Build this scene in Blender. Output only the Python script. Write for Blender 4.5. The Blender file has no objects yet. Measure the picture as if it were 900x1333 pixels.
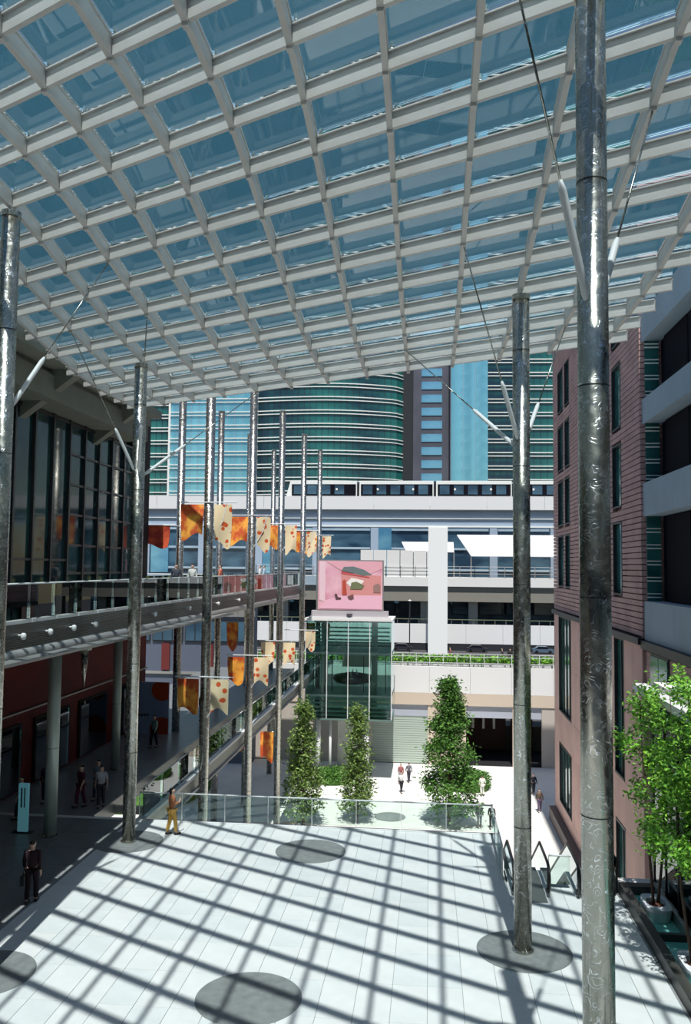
import bpy, bmesh, math, random
from mathutils import Vector, Matrix
R=math.radians; PI=math.pi
random.seed(7)
sc=bpy.context.scene
C=sc.collection
# ---------------------------------------------------------------- camera (900x1333 frame)
EYE=Vector((0,0,9.7))
cd=bpy.data.cameras.new('camera'); cam=bpy.data.objects.new('camera',cd); C.objects.link(cam)
yaw,pitch,roll=R(5.75),R(3.75),R(0.6)
F=Vector((-math.sin(yaw)*math.cos(pitch),math.cos(yaw)*math.cos(pitch),math.sin(pitch)))
Rt=F.cross(Vector((0,0,1))).normalized(); Up=Rt.cross(F)
R2=Rt*math.cos(roll)+Up*math.sin(roll); U2=-Rt*math.sin(roll)+Up*math.cos(roll)
m=Matrix((R2,U2,-F)).transposed().to_4x4(); m.translation=EYE; cam.matrix_world=m
cd.sensor_fit='VERTICAL'; cd.sensor_height=24; cd.lens=24*1095/1333; cd.clip_end=2000; cd.clip_start=.1
sc.camera=cam
# ---------------------------------------------------------------- sky, sun, exposure
w=bpy.data.worlds.new('world'); sc.world=w; w.use_nodes=True
nt=w.node_tree; nt.nodes.clear()
sky=nt.nodes.new('ShaderNodeTexSky'); sky.sky_type='NISHITA'; sky.sun_disc=False
sky.sun_elevation=R(65); sky.sun_rotation=R(180-1.4); sky.air_density=1.3; sky.dust_density=.3; sky.ozone_density=3.5
bg=nt.nodes.new('ShaderNodeBackground'); bg.inputs[1].default_value=.085
wo=nt.nodes.new('ShaderNodeOutputWorld'); nt.links.new(sky.outputs[0],bg.inputs[0]); nt.links.new(bg.outputs[0],wo.inputs[0])
sl=bpy.data.lights.new('sun','SUN'); sl.energy=5.2; sl.angle=R(.53); sl.color=(1,.965,.91)
so=bpy.data.objects.new('sun',sl); C.objects.link(so)
SD=Vector((.022,-math.cos(R(65)),math.sin(R(65)))).normalized()      # towards the sun
so.rotation_euler=SD.to_track_quat('Z','Y').to_euler(); so.location=(0,0,60)
sc.view_settings.view_transform='Standard'; sc.view_settings.look='None'
sc.view_settings.exposure=0.0; sc.view_settings.gamma=1; sc.view_settings.use_curve_mapping=False
try: sc.cycles.transparent_max_bounces=24; sc.cycles.max_bounces=10
except Exception: pass
# ---------------------------------------------------------------- materials
MT={}
def mat(name,col,rough=.6,metal=0,var=0,vs=3,bump=0,bs=20,spec=.4,emit=None,es=0,col2=None,island=False):
    if name in MT: return MT[name]
    m=bpy.data.materials.new(name); m.use_nodes=True; n=m.node_tree; b=n.nodes['Principled BSDF']
    b.inputs['Base Color'].default_value=(*col,1); b.inputs['Roughness'].default_value=rough
    b.inputs['Metallic'].default_value=metal; b.inputs['Specular IOR Level'].default_value=spec
    tc=n.nodes.new('ShaderNodeTexCoord')
    if var or island:
        if island:
            g=n.nodes.new('ShaderNodeNewGeometry'); fac=g.outputs['Random Per Island']
        else:
            ns=n.nodes.new('ShaderNodeTexNoise'); ns.inputs['Scale'].default_value=vs; ns.inputs['Detail'].default_value=6
            n.links.new(tc.outputs['Object'],ns.inputs['Vector']); fac=ns.outputs['Fac']
        r=n.nodes.new('ShaderNodeValToRGB')
        c2=col2 or tuple(max(0,c*(1-var)) for c in col); c1=tuple(min(1,c*(1+var*.5)) for c in col)
        r.color_ramp.elements[0].color=(*c2,1); r.color_ramp.elements[1].color=(*c1,1)
        if not island: r.color_ramp.elements[0].position=.3; r.color_ramp.elements[1].position=.7
        n.links.new(fac,r.inputs[0]); n.links.new(r.outputs[0],b.inputs['Base Color'])
    if bump:
        nb=n.nodes.new('ShaderNodeTexNoise'); nb.inputs['Scale'].default_value=bs; nb.inputs['Detail'].default_value=4
        n.links.new(tc.outputs['Object'],nb.inputs['Vector'])
        bu=n.nodes.new('ShaderNodeBump'); bu.inputs['Strength'].default_value=bump; bu.inputs['Distance'].default_value=.02
        n.links.new(nb.outputs['Fac'],bu.inputs['Height']); n.links.new(bu.outputs[0],b.inputs['Normal'])
    if emit: b.inputs['Emission Color'].default_value=(*emit,1); b.inputs['Emission Strength'].default_value=es
    MT[name]=m; return m
def glass(name,tint,ior=1.5,refl=1.0,rough=.0,scratch=0):
    m=bpy.data.materials.new(name); m.use_nodes=True; n=m.node_tree; n.nodes.clear()
    o=n.nodes.new('ShaderNodeOutputMaterial'); mx=n.nodes.new('ShaderNodeMixShader')
    t=n.nodes.new('ShaderNodeBsdfTransparent'); t.inputs[0].default_value=(*tint,1)
    g=n.nodes.new('ShaderNodeBsdfGlossy'); g.inputs['Roughness'].default_value=rough; g.inputs[0].default_value=(.9,.97,1,1)
    fr=n.nodes.new('ShaderNodeFresnel'); fr.inputs[0].default_value=ior
    mu=n.nodes.new('ShaderNodeMath'); mu.operation='MULTIPLY'; mu.use_clamp=True; mu.inputs[1].default_value=refl
    n.links.new(fr.outputs[0],mu.inputs[0]); n.links.new(mu.outputs[0],mx.inputs[0])
    n.links.new(t.outputs[0],mx.inputs[1]); n.links.new(g.outputs[0],mx.inputs[2]); n.links.new(mx.outputs[0],o.inputs[0])
    if scratch:
        tc=n.nodes.new('ShaderNodeTexCoord'); nb=n.nodes.new('ShaderNodeTexNoise'); nb.inputs['Scale'].default_value=.6
        n.links.new(tc.outputs['Object'],nb.inputs['Vector'])
        bu=n.nodes.new('ShaderNodeBump'); bu.inputs['Strength'].default_value=scratch; bu.inputs['Distance'].default_value=.02
        n.links.new(nb.outputs['Fac'],bu.inputs['Height']); n.links.new(bu.outputs[0],g.inputs['Normal']); n.links.new(bu.outputs[0],fr.inputs['Normal'])
    MT[name]=m; return m
G_roof=glass('roof_glass',(.90,.955,.975),1.5,1.3,0,.05)
def frit(m,fac,col):
    n=m.node_tree; out=[q for q in n.nodes if q.type=='OUTPUT_MATERIAL'][0]; src=out.inputs[0].links[0].from_socket
    t=n.nodes.new('ShaderNodeBsdfTranslucent'); t.inputs[0].default_value=(*col,1)
    mx=n.nodes.new('ShaderNodeMixShader'); mx.inputs[0].default_value=fac
    n.links.new(src,mx.inputs[1]); n.links.new(t.outputs[0],mx.inputs[2]); n.links.new(mx.outputs[0],out.inputs[0])
frit(G_roof,.03,(.25,.66,.9))
G_rail=glass('rail_glass',(.88,.96,.93),1.5,1.1)
G_green=glass('green_glass',(.76,.90,.87),1.5,1.7)
G_shop=glass('shop_glass',(.45,.62,.62),1.5,1.1)
paint=mat('roof_paint',(.60,.58,.55),.45,0,.06,2)
steelw=mat('white_steel',(.72,.74,.74),.4)
def steel():
    m=bpy.data.materials.new('brushed_steel'); m.use_nodes=True; n=m.node_tree; b=n.nodes['Principled BSDF']
    b.inputs['Metallic'].default_value=.92; b.inputs['Base Color'].default_value=(.40,.395,.345,1)
    tc=n.nodes.new('ShaderNodeTexCoord'); mp=n.nodes.new('ShaderNodeMapping'); n.links.new(tc.outputs['Object'],mp.inputs[0])
    # swirl marks of the grinder: thin arcs cut from distorted rings
    vo=n.nodes.new('ShaderNodeTexVoronoi'); vo.inputs['Scale'].default_value=3.6; vo.inputs['Randomness'].default_value=1
    dn=n.nodes.new('ShaderNodeTexNoise'); dn.inputs['Scale'].default_value=2.5; n.links.new(mp.outputs[0],dn.inputs['Vector'])
    va=n.nodes.new('ShaderNodeVectorMath'); va.operation='ADD'; n.links.new(mp.outputs[0],va.inputs[0]); n.links.new(dn.outputs['Color'],va.inputs[1]); n.links.new(va.outputs[0],vo.inputs['Vector'])
    si=n.nodes.new('ShaderNodeMath'); si.operation='MULTIPLY'; si.inputs[1].default_value=24; n.links.new(vo.outputs['Distance'],si.inputs[0])
    s2=n.nodes.new('ShaderNodeMath'); s2.operation='SINE'; n.links.new(si.outputs[0],s2.inputs[0])
    pw=n.nodes.new('ShaderNodeMath'); pw.operation='POWER'; ab=n.nodes.new('ShaderNodeMath'); ab.operation='MAXIMUM'; ab.inputs[1].default_value=0; n.links.new(s2.outputs[0],ab.inputs[0]); n.links.new(ab.outputs[0],pw.inputs[0]); pw.inputs[1].default_value=9
    mk=n.nodes.new('ShaderNodeTexNoise'); mk.inputs['Scale'].default_value=5; n.links.new(mp.outputs[0],mk.inputs['Vector'])
    mr=n.nodes.new('ShaderNodeMapRange'); mr.inputs[1].default_value=.46; mr.inputs[2].default_value=.56; n.links.new(mk.outputs['Fac'],mr.inputs[0])
    s3=n.nodes.new('ShaderNodeMath'); s3.operation='MULTIPLY'; n.links.new(pw.outputs[0],s3.inputs[0]); n.links.new(mr.outputs[0],s3.inputs[1]); s2=s3
    ns=n.nodes.new('ShaderNodeTexNoise'); ns.inputs['Scale'].default_value=7; ns.inputs['Detail'].default_value=2; n.links.new(mp.outputs[0],ns.inputs['Vector'])
    ad=n.nodes.new('ShaderNodeMath'); ad.operation='MULTIPLY_ADD'; ad.inputs[1].default_value=.9; n.links.new(s2.outputs[0],ad.inputs[0]); nl=n.nodes.new('ShaderNodeMath'); nl.operation='MULTIPLY'; nl.inputs[1].default_value=.35; n.links.new(ns.outputs['Fac'],nl.inputs[0]); n.links.new(nl.outputs[0],ad.inputs[2])
    bu=n.nodes.new('ShaderNodeBump'); bu.inputs['Strength'].default_value=.3; bu.inputs['Distance'].default_value=.006
    n.links.new(ad.outputs[0],bu.inputs['Height']); n.links.new(bu.outputs[0],b.inputs['Normal'])
    rr=n.nodes.new('ShaderNodeMapRange'); rr.inputs[1].default_value=.3; rr.inputs[2].default_value=.7; rr.inputs[3].default_value=.17; rr.inputs[4].default_value=.34
    n.links.new(ns.outputs['Fac'],rr.inputs[0]); n.links.new(rr.outputs[0],b.inputs['Roughness'])
    cm=n.nodes.new('ShaderNodeMix'); cm.data_type='RGBA'; cm.inputs[6].default_value=(.40,.395,.345,1); cm.inputs[7].default_value=(.95,.96,1,1)
    n.links.new(s3.outputs[0],cm.inputs[0]); n.links.new(cm.outputs[2],b.inputs['Base Color'])
    MT['steel']=m; return m
STEEL=steel()
M_pave=mat('pale_granite',(.80,.80,.78),.55,0,.08,1.2,.08,60)
M_pave2=mat('pale_granite_cool',(.76,.775,.765),.5,0,.08,1.5,.08,60)
M_joint=mat('joint_mortar',(.30,.30,.30),.9)
M_disc=mat('slate_disc',(.245,.26,.255),.5,0,.2,4,.1,40)
M_conc=mat('concrete',(.55,.55,.53),.8,0,.1,.8,.1,15)
M_soffit=mat('olive_soffit',(.19,.20,.16),.7,0,.1,1)
M_dark=mat('dark_frame',(.03,.032,.035),.4)
M_black=mat('black_panel',(.010,.010,.016),.6,spec=.03)
M_rubber=mat('black_rubber',(.01,.01,.01),.35)
M_louv=mat('louvre_metal',(.20,.215,.20),.35,.6)
M_pipe=mat('grey_pipe',(.36,.36,.35),.4,.5)
M_band=mat('blue_grey_stone',(.34,.44,.52),.55,0,.1,.5)
M_brick=mat('terracotta',(.56,.36,.34),.75,0,.22,.7,.1,30)
M_brick2=mat('terracotta_smooth',(.72,.47,.42),.75,0,.14,.5)
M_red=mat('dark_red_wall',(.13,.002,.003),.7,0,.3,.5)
M_inner=mat('dark_interior',(.012,.012,.015),.8)
M_white=mat('white_coping',(.78,.78,.77),.6)
M_pierw=mat('white_pier',(.86,.87,.84),.7)
M_beige=mat('beige_lintel',(.62,.52,.42),.7)
M_leaf=mat('leaf_green',(.10,.24,.035),.5,0,.75,1,island=True,col2=(.02,.065,.015))
M_leafl=mat('leaf_bright',(.24,.50,.05),.5,0,.6,1,island=True,col2=(.05,.19,.02))
M_leafy=mat('leaf_olive',(.19,.28,.07),.5,0,.6,1,island=True,col2=(.04,.10,.02))
M_bark=mat('bark',(.09,.06,.045),.9,0,.3,6,.4,20)
M_soil=mat('red_soil',(.11,.045,.03),.9,0,.4,10,.5,20)
M_grass=mat('lawn',(.07,.17,.03),.9,0,.4,2,.4,8)
M_water=mat('pool_water',(.20,.62,.58),.08,0,.15,1.5,.15,5)
M_bowl=mat('pale_bowl',(.62,.68,.74),.45)
M_seat=mat('timber',(.3,.17,.08),.6)
def noise_glass(name,c1,c2,metal,rough,scale=(1,1,1),pos=(.4,.62),spec=.7):
    m=bpy.data.materials.new(name); m.use_nodes=True; n=m.node_tree; b=n.nodes['Principled BSDF']
    tc=n.nodes.new('ShaderNodeTexCoord'); mp=n.nodes.new('ShaderNodeMapping'); mp.inputs['Scale'].default_value=scale
    ns=n.nodes.new('ShaderNodeTexNoise'); ns.inputs['Scale'].default_value=1; ns.inputs['Detail'].default_value=3
    r=n.nodes.new('ShaderNodeValToRGB'); r.color_ramp.elements[0].color=(*c1,1); r.color_ramp.elements[1].color=(*c2,1)
    r.color_ramp.elements[0].position,r.color_ramp.elements[1].position=pos
    n.links.new(tc.outputs['Object'],mp.inputs[0]); n.links.new(mp.outputs[0],ns.inputs['Vector']); n.links.new(ns.outputs['Fac'],r.inputs[0]); n.links.new(r.outputs[0],b.inputs['Base Color'])
    b.inputs['Metallic'].default_value=metal; b.inputs['Roughness'].default_value=rough; b.inputs['Specular IOR Level'].default_value=spec
    MT[name]=m; return m
T_green=noise_glass('tower_green',(.005,.03,.05),(.02,.17,.15),.0,.08,(.05,.05,.13))
T_blue=noise_glass('tower_blue',(.20,.50,.60),(.28,.66,.76),.55,.18,(.3,.3,.08))
T_dark=noise_glass('tower_recess',(.08,.08,.10),(.11,.11,.14),0,.3,(.1,.1,.1))
T_line=mat('tower_sill',(.86,.88,.84),.5)
T_win=noise_glass('tower_window',(.10,.30,.48),(.22,.5,.66),.4,.15,(.1,.1,.2))
M_facade=noise_glass('teal_curtain_glass',(.012,.035,.04),(.03,.085,.085),.0,.05,(.3,.3,.3),spec=.3)
M_strip=noise_glass('strip_glass',(.02,.10,.10),(.06,.25,.24),.3,.1,(.3,.3,.5))
M_bglass=noise_glass('back_building_glass',(.02,.05,.09),(.07,.15,.22),.1,.15,(.1,.1,.3))
# ---------------------------------------------------------------- mesh helpers
class MB:
    def __init__(s): s.v=[]; s.f=[]
    def add(s,vs,fs):
        o=len(s.v); s.v+= [tuple(q) for q in vs]; s.f+= [tuple(i+o for i in q) for q in fs]; return s
    def box(s,x0,x1,y0,y1,z0,z1):
        return s.add([(x0,y0,z0),(x1,y0,z0),(x1,y1,z0),(x0,y1,z0),(x0,y0,z1),(x1,y0,z1),(x1,y1,z1),(x0,y1,z1)],
            [(0,3,2,1),(4,5,6,7),(0,1,5,4),(1,2,6,5),(2,3,7,6),(3,0,4,7)])
    def bar(s,p,q,wd,ht,up=(0,0,1)):
        p,q=Vector(p),Vector(q); d=(q-p).normalized(); sd=d.cross(Vector(up))
        if sd.length<1e-4: sd=d.cross(Vector((0,1,0)))
        sd.normalize(); u=sd.cross(d); a=sd*wd/2; b=u*ht/2
        return s.add([p-a-b,p+a-b,p+a+b,p-a+b,q-a-b,q+a-b,q+a+b,q-a+b],[(0,1,2,3),(7,6,5,4),(0,4,5,1),(1,5,6,2),(2,6,7,3),(3,7,4,0)])
    def tube(s,pts,r,n=10,cap=True):
        pts=[Vector(p) for p in pts]; rs=r if isinstance(r,(list,tuple)) else [r]*len(pts); o=len(s.v); 
        pd=None
        for i,p in enumerate(pts):
            d=(pts[min(i+1,len(pts)-1)]-pts[max(i-1,0)]).normalized()
            if pd is None:
                a=d.cross(Vector((0,0,1)) if abs(d.z)<.9 else Vector((0,1,0))).normalized()
            else: a=(a-d*a.dot(d)).normalized()
            b=d.cross(a); pd=d
            for k in range(n):
                t=2*PI*k/n; s.v.append(tuple(p+(a*math.cos(t)+b*math.sin(t))*rs[i]))
        for i in range(len(pts)-1):
            for k in range(n):
                k2=(k+1)%n; s.f.append((o+i*n+k,o+i*n+k2,o+(i+1)*n+k2,o+(i+1)*n+k))
        if cap:
            s.f.append(tuple(o+k for k in range(n))[::-1]); s.f.append(tuple(o+(len(pts)-1)*n+k for k in range(n)))
        return s
    def lathe(s,prof,c=(0,0,0),n=24):
        o=len(s.v)
        for r,z in prof:
            for k in range(n):
                t=2*PI*k/n; s.v.append((c[0]+r*math.cos(t),c[1]+r*math.sin(t),c[2]+z))
        for i in range(len(prof)-1):
            for k in range(n):
                k2=(k+1)%n; s.f.append((o+i*n+k,o+i*n+k2,o+(i+1)*n+k2,o+(i+1)*n+k))
        s.f.append(tuple(o+k for k in range(n))[::-1]); s.f.append(tuple(o+(len(prof)-1)*n+k for k in range(n)))
        return s
    def mesh(s,name,m=None,smooth=False):
        me=bpy.data.meshes.new(name); me.from_pydata(s.v,[],s.f); me.update()
        if m: me.materials.append(m)
        if smooth: me.polygons.foreach_set('use_smooth',[True]*len(me.polygons))
        return me
    def build(s,name,m,parent=None,smooth=False,bevel=0,**kw):
        return link(name,s.mesh(name,m,smooth),parent,bevel=bevel,**kw)
def link(name,me,parent=None,loc=None,label=None,kind=None,bevel=0):
    o=bpy.data.objects.new(name,me); C.objects.link(o)
    if parent:
        o.parent=parent
        if loc is None: loc=-parent.location if parent.type=='EMPTY' or parent.location.length else None
    if loc is not None: o.location=loc
    if label: o['label']=label
    if kind: o['kind']=kind
    if bevel:
        b=o.modifiers.new('bevel','BEVEL'); b.width=bevel; b.segments=2; b.limit_method='ANGLE'
    return o
# parts are modelled in world coordinates and counter-shifted by their root's location
def thing(name,label,cat,loc=(0,0,0),group=None):
    o=bpy.data.objects.new(name,None); C.objects.link(o); o.location=loc; o.empty_display_size=.2
    o['label']=label; o['category']=cat
    if group: o['group']=group
    return o
def tag(o,label,cat,group=None,kind=None):
    o['label']=label; o['category']=cat
    if group: o['group']=group
    if kind: o['kind']=kind
    return o
def sub(name,me,parent,label=None,kind=None):          # a sub-part: parent already sits at the counter-shift
    return link(name,me,parent,loc=(0,0,0),label=label,kind=kind)
def struct(name,mb,m,label,cat,smooth=False):
    o=mb.build(name,m,smooth=smooth); o['kind']='structure'; o['label']=label; o['category']=cat; return o
def bx(x0,x1,y0,y1,z0,z1): return MB().box(x0,x1,y0,y1,z0,z1)
def mono(name,mb,m,label,cat,group=None,**k):
    return tag(mb.build(name,m,**k),label,cat,group)
# ================================================================ roof lattice
RX={}            # rib x positions, i=0 is the rib over the right-hand column row
def rib_x(i): return 2.4+1.6125*i
HK={-9:8.8,0:8.94,1:8.97,2:8.99,3:8.93,4:8.71,5:8.42,6:8.16,7:7.9,8:7.64,9:7.43,10:7.33,11:7.3,12:7.32,13:7.36}
YK=[11.36,13,14.64,16.29,17.91,19.48,21.08,22.69,24.36,26.1,27.75,29.43,31.12,32.8]
def hk(k): return 9.7+(HK[k] if k in HK else 8.8+.14*(k+9)/9)
def yk(k): return YK[k] if k>=0 else 11.36+1.64*k
SK=-.524
def node(i,k,dz=0): x=rib_x(i); return Vector((x,yk(k)+SK*(x+4),hk(k)+dz))
def rp(x,k,dz=0): return Vector((x,yk(k)+SK*(x+4),hk(k)+dz))
K0,K1=-8,13; I0,I1=-10,2; XL,XR=-14.25,6.3
roof=thing('glass_roof','white steel lattice roof glazed with clear panes, carried high over the plaza by steel columns','roof',(0,10,17))
D=.33
for k in range(K0,K1+1):
    a,b=rp(XL,k),rp(XR,k); mb=MB()
    u=(b-a).normalized(); nrm=Vector((u.y,-u.x,0))      # towards -y (viewer)
    # web box + top flange with overhang
    def prism(p,q,y0,y1,z0,z1):
        vs=[]
        for e in (p,q):
            for (yy,zz) in ((y0,z0),(y1,z0),(y1,z1),(y0,z1)): vs.append(e+nrm*yy+Vector((0,0,zz)))
        mb.add(vs,[(0,1,2,3),(7,6,5,4),(0,4,5,1),(1,5,6,2),(2,6,7,3),(3,7,4,0)])
    prism(a,b,-.05,.05,0,D-.03); prism(a,b,-.115,.10,D-.03,D)
    mb.build('purlin',paint,roof)
for i in range(I0,I1+1):
    mb=MB(); vs=[]; w2=.058
    ks=list(range(K0,K1+1)); 
    pts=[node(i,k) for k in ks]; pts[0]=pts[0]-Vector((0,.3,0)); pts[-1]=pts[-1]+Vector((0,.06,0))
    for (xa,xb,za,zb) in ((-w2,w2,-.03,.0),(-.035,.035,0,D),(-w2,w2,D,D+.03)):
        o=len(mb.v)
        for p in pts: mb.v+=[(p.x+xa,p.y,p.z+za),(p.x+xb,p.y,p.z+za),(p.x+xb,p.y,p.z+zb),(p.x+xa,p.y,p.z+zb)]
        for j in range(len(pts)-1):
            for q in range(4): mb.f.append((o+j*4+q,o+j*4+(q+1)%4,o+j*4+4+(q+1)%4,o+j*4+4+q))
        mb.f+= [(o+3,o+2,o+1,o),tuple(o+4*(len(pts)-1)+q for q in range(4))]
    mb.build('rib',paint,roof)
mb=MB()
for i in range(I0,I1+1):
    for k in range(K0,K1+1):
        p=node(i,k); mb.box(p.x-.06,p.x+.06,p.y-.07,p.y+.07,p.z-.09,p.z-.02)
mb.build('node_bracket',paint,roof,kind='stuff')
mb=MB()
for i in range(I0,I1+1):
    for k in range(0,K1+1):
        p=node(i,k,D); 
        mb.box(p.x+.09,p.x+.13,p.y-.16,p.y-.12,p.z,p.z+.16)
mb.build('glass_clamp',STEEL,roof,kind='stuff')
g=.05
for k in range(K0,K1):
    for c in range(I0-1,I1+1):
        xa=rib_x(c)+g if c>=I0 else XL; xb=rib_x(c+1)-g if c<I1 else XR
        if c<I0 and xb-xa<.2: continue
        mb=MB(); vs=[]
        for dz in (D+.06,D+.08):
            for (x,kk,e) in ((xa,k,1),(xb,k,1),(xb,k+1,-1),(xa,k+1,-1)):
                p=rp(x,kk,dz); p.y+=e*g; vs.append(p)
        key=('pane',k)
        if c in (I0-1,I1):
            mb.add(vs,[(0,3,2,1),(4,5,6,7),(0,1,5,4),(1,2,6,5),(2,3,7,6),(3,0,4,7)]); mb.build('pane',G_roof,roof)
        else:
            if key not in RX:
                mb.add(vs,[(0,3,2,1),(4,5,6,7),(0,1,5,4),(1,2,6,5),(2,3,7,6),(3,0,4,7)]); RX[key]=(mb.mesh('pane',G_roof),xa)
            me,x0=RX[key]; dx=xa-x0
            link('pane',me,roof,loc=Vector((dx,SK*dx,0))-roof.location)
# ================================================================ steel columns
def column(x,y,z0,z1,label,rad=.225,struts=(),group=None,sm=None):
    t=thing('steel_column',label,'column',(x,y,z0),group)
    mb=MB().lathe([(rad,0),(rad,z1-z0-.02)],(x,y,z0),28); s=mb.build('shaft',sm or STEEL,t,smooth=False)
    for p in s.data.polygons:
        if abs(p.normal.z)<.5: p.use_smooth=True
    MB().lathe([(rad+.015,z1-z0-.14),(rad+.015,z1-z0),(rad-.05,z1-z0+.005)],(x,y,z0),28).build('cap_ring',STEEL,t)
    mb=MB()
    zz=z0+3.1
    while zz<z1-1:
        mb.lathe([(rad+.003,-.008),(rad+.003,.008)],(x,y,zz),28); zz+=3.1
    mb.build('joint_ring',M_dark,t)
    MB().lathe([(rad+.05,0),(rad+.05,.05),(rad+.005,.07)],(x,y,z0),28).build('base_collar',STEEL,t)
    if struts:
        top=Vector((x,y,z1)); 
        MB().box(x-.03,x+.03,y-.1,y+.1,z1-.25,struts[0][2]+.1).build('top_fin',steelw,t)
        for (jz,tgt,_) in struts[1:]:
            a=Vector((x,y,jz)); b=Vector(tgt); d=(b-a).normalized(); st=a+d*(rad*1.15)
            L=(b-a).length; md=a+d*L*.36
            s=MB().tube([st,st+d*.25,md-d*.15,md],[.03,.06,.06,.03],10).build('strut',steelw,t,smooth=True)
            sub('tie_rod',MB().tube([md,b],.018,8).mesh('tie_rod',STEEL,True),s)
    return t
def roofcol(i,k,z0,tops,label):
    x=rib_x(i); y=yk(k)+SK*(x+4)-.0; y={(0,9):22.45,(-8,9):29.35,(-8,3):19.65,(0,3):12.6}[(i,k)]
    zt=hk(k)-.12; zj={9:12.8,3:13.3}[k]
    S=[(0,0,hk(k)-.02)]
    for (di,dk) in tops:
        if k+dk<=K1: S.append((zj,node(i+di,k+dk,-.05),0))
    return column(x,y,z0,zt,label,struts=S)
roofcol(0,9,0,[(-2,2),(-1,-2),(1,2)],'brushed steel roof column right of centre, standing on a dark round disc')
roofcol(0,3,0,[(-1,-2),(1,2)],'nearest and thickest-looking brushed steel column, crossing the whole frame at the right')
roofcol(-8,9,0,[(-1,-2),(2,4),(1,-2)],'brushed steel roof column by the left balcony, standing on a half-shaded dark disc')
roofcol(-8,3,0,[(-2,2),(1,2),(-1,-2)],'brushed steel column cut by the left edge of the frame, reaching up to the roof')
names=['banner pole of brushed steel nearest the roof edge, first behind the glass railing','tall banner pole, second from the roof edge in the front row','tall banner pole, third from the roof edge in the front row','banner pole at the left edge of the glass box','farthest front-row banner pole, seen just above the pink screen']
for j,(y,zt) in enumerate(((39.2,20.7),(49.0,20.7),(58.8,20.8),(69.2,20.8),(79.5,20.9))):
    t=column(-10.5,y,-9.5,zt,names[j])
    for (zc,nm) in ((12.7,0),(4.5,1)):
        MB().tube([(-11.9,y-.23,zc),(-9.1,y-.23,zc)],.03,8).tube([(-10.35,y-.15,zc-1.9),(-10.1,y-.2,zc-1.5),(-9.75,y-.24,zc-.9),(-9.6,y-.24,zc-.03)],.022,6).build('banner_arm',steelw,t)
rn=['dark rear-row pole left of the first banner pole','dark rear-row pole just right of the first banner pole','dark rear-row pole half behind the second banner pole','thin rear-row pole left of the third banner pole']
for j,(y,zt) in enumerate(((48.8,20.7),(58.2,20.7),(67.8,20.6),(78.5,20.8))):
    t=column(-14.8,y,-9.5,zt,rn[j])
    if j==0: MB().tube([(-16.6,47.6,12.02),(-14.8,47.6,12.02)],.03,8).tube([(-14.8,47.6,12.02),(-14.8,y-.1,12.02)],.03,8).build('banner_arm',steelw,t)
column(-13.5,29.6,0,6.75,'stout pale steel column under the balcony, left of the shaded shops',sm=mat('pale_column',(.52,.60,.54),.4,.3))
column(-14.85,39.4,0,6.75,'slimmer pale steel column under the balcony, deeper in the shade',rad=.2,sm=MT['pale_column'])
# ================================================================ plaza floor
floor=struct('floor',bx(-30,2.3,-12,31.75,-.6,-.02).box(2.3,5.7,-12,27.2,-.6,-.02).box(5.7,7.6,26.75,27.7,-.6,0.01).box(5.7,16,-12,26.7,-.8,-.35),M_joint,'pale stone floor of the roofed plaza, ending at the glass railing','floor')
floor.location=(0,0,0)
sh={}
def slab(x,y,w_,l_,v):
    key=(round(w_,3),round(l_,3),v)
    if key not in sh: sh[key]=bx(.006,w_-.006,.004,l_-.004,-.03,0).mesh('paving_slab',(M_pave,M_pave2)[v])
    link('paving_slab',sh[key],floor,loc=(x,y,random.uniform(-.002,.0)))
xs=[2.4-.806*j for j in range(-4,18)]
random.seed(3)
for x in sorted(xs):
    for r_ in range(10):
        y=15.4+1.64*r_; l_=min(1.64,31.75-y)
        if l_<.1: continue
        w_=.806
        if x+w_>5.7: w_=5.7-x
        xx=max(x,-11.55); w_-=xx-x
        if w_<.1: continue
        if x>1.9 and y+l_>27.2:
            if y>27.1: continue
            l_=27.2-y
        slab(xx,y,w_,l_,random.randint(0,1))
bigL=bx(2.4-.806*17.3,5.7,-6,15.4,-.02,0)
bigL.build('rear_paving',M_pave2,floor)
M_grey=mat('shade_grey_paving',(.20,.215,.22),.35,0,.15,1.5)  # same plaza paving with the shade under the balcony put into its colour
gs=bx(.006,1.594,.004,1.63,-.03,0).mesh('shade_toned_slab',M_grey)
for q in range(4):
    for r_ in range(16): link('shade_toned_slab',gs,floor,loc=(-11.55-1.6*(q+1),31.75-1.64*(r_+1),-.001))
MB().box(-17.3,2.3,31.75,31.95,-.6,.03).build('edge_curb',M_white,floor)
bx(2.2,2.38,27.2,31.9,-.6,.03).build('edge_curb',M_white,floor)
for (x,y,z,lb) in ((-10.5,29.35,0,'dark round disc around the column by the left balcony, half in shade'),(-4.02,19.3,0,'large dark round floor disc nearest the viewer with no column on it'),
   (-4.02,29.2,0,'smaller-looking dark round floor disc near the glass railing'),(2.43,22.45,0,'dark round disc around the right-of-centre column'),
   (-10.5,19.65,0,'dark round floor disc cut by the left edge of the frame'),(-2.98,66.4,-9.5,'grey round disc on the lower court beyond the railing')):
    t=thing('floor_disc',lb,'disc',(x,y,z))
    MB().lathe([(1.2,.0),(1.2,.012),(1.195,.014)],(x,y,z),64).build('disc_plate',M_disc,t)
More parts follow.
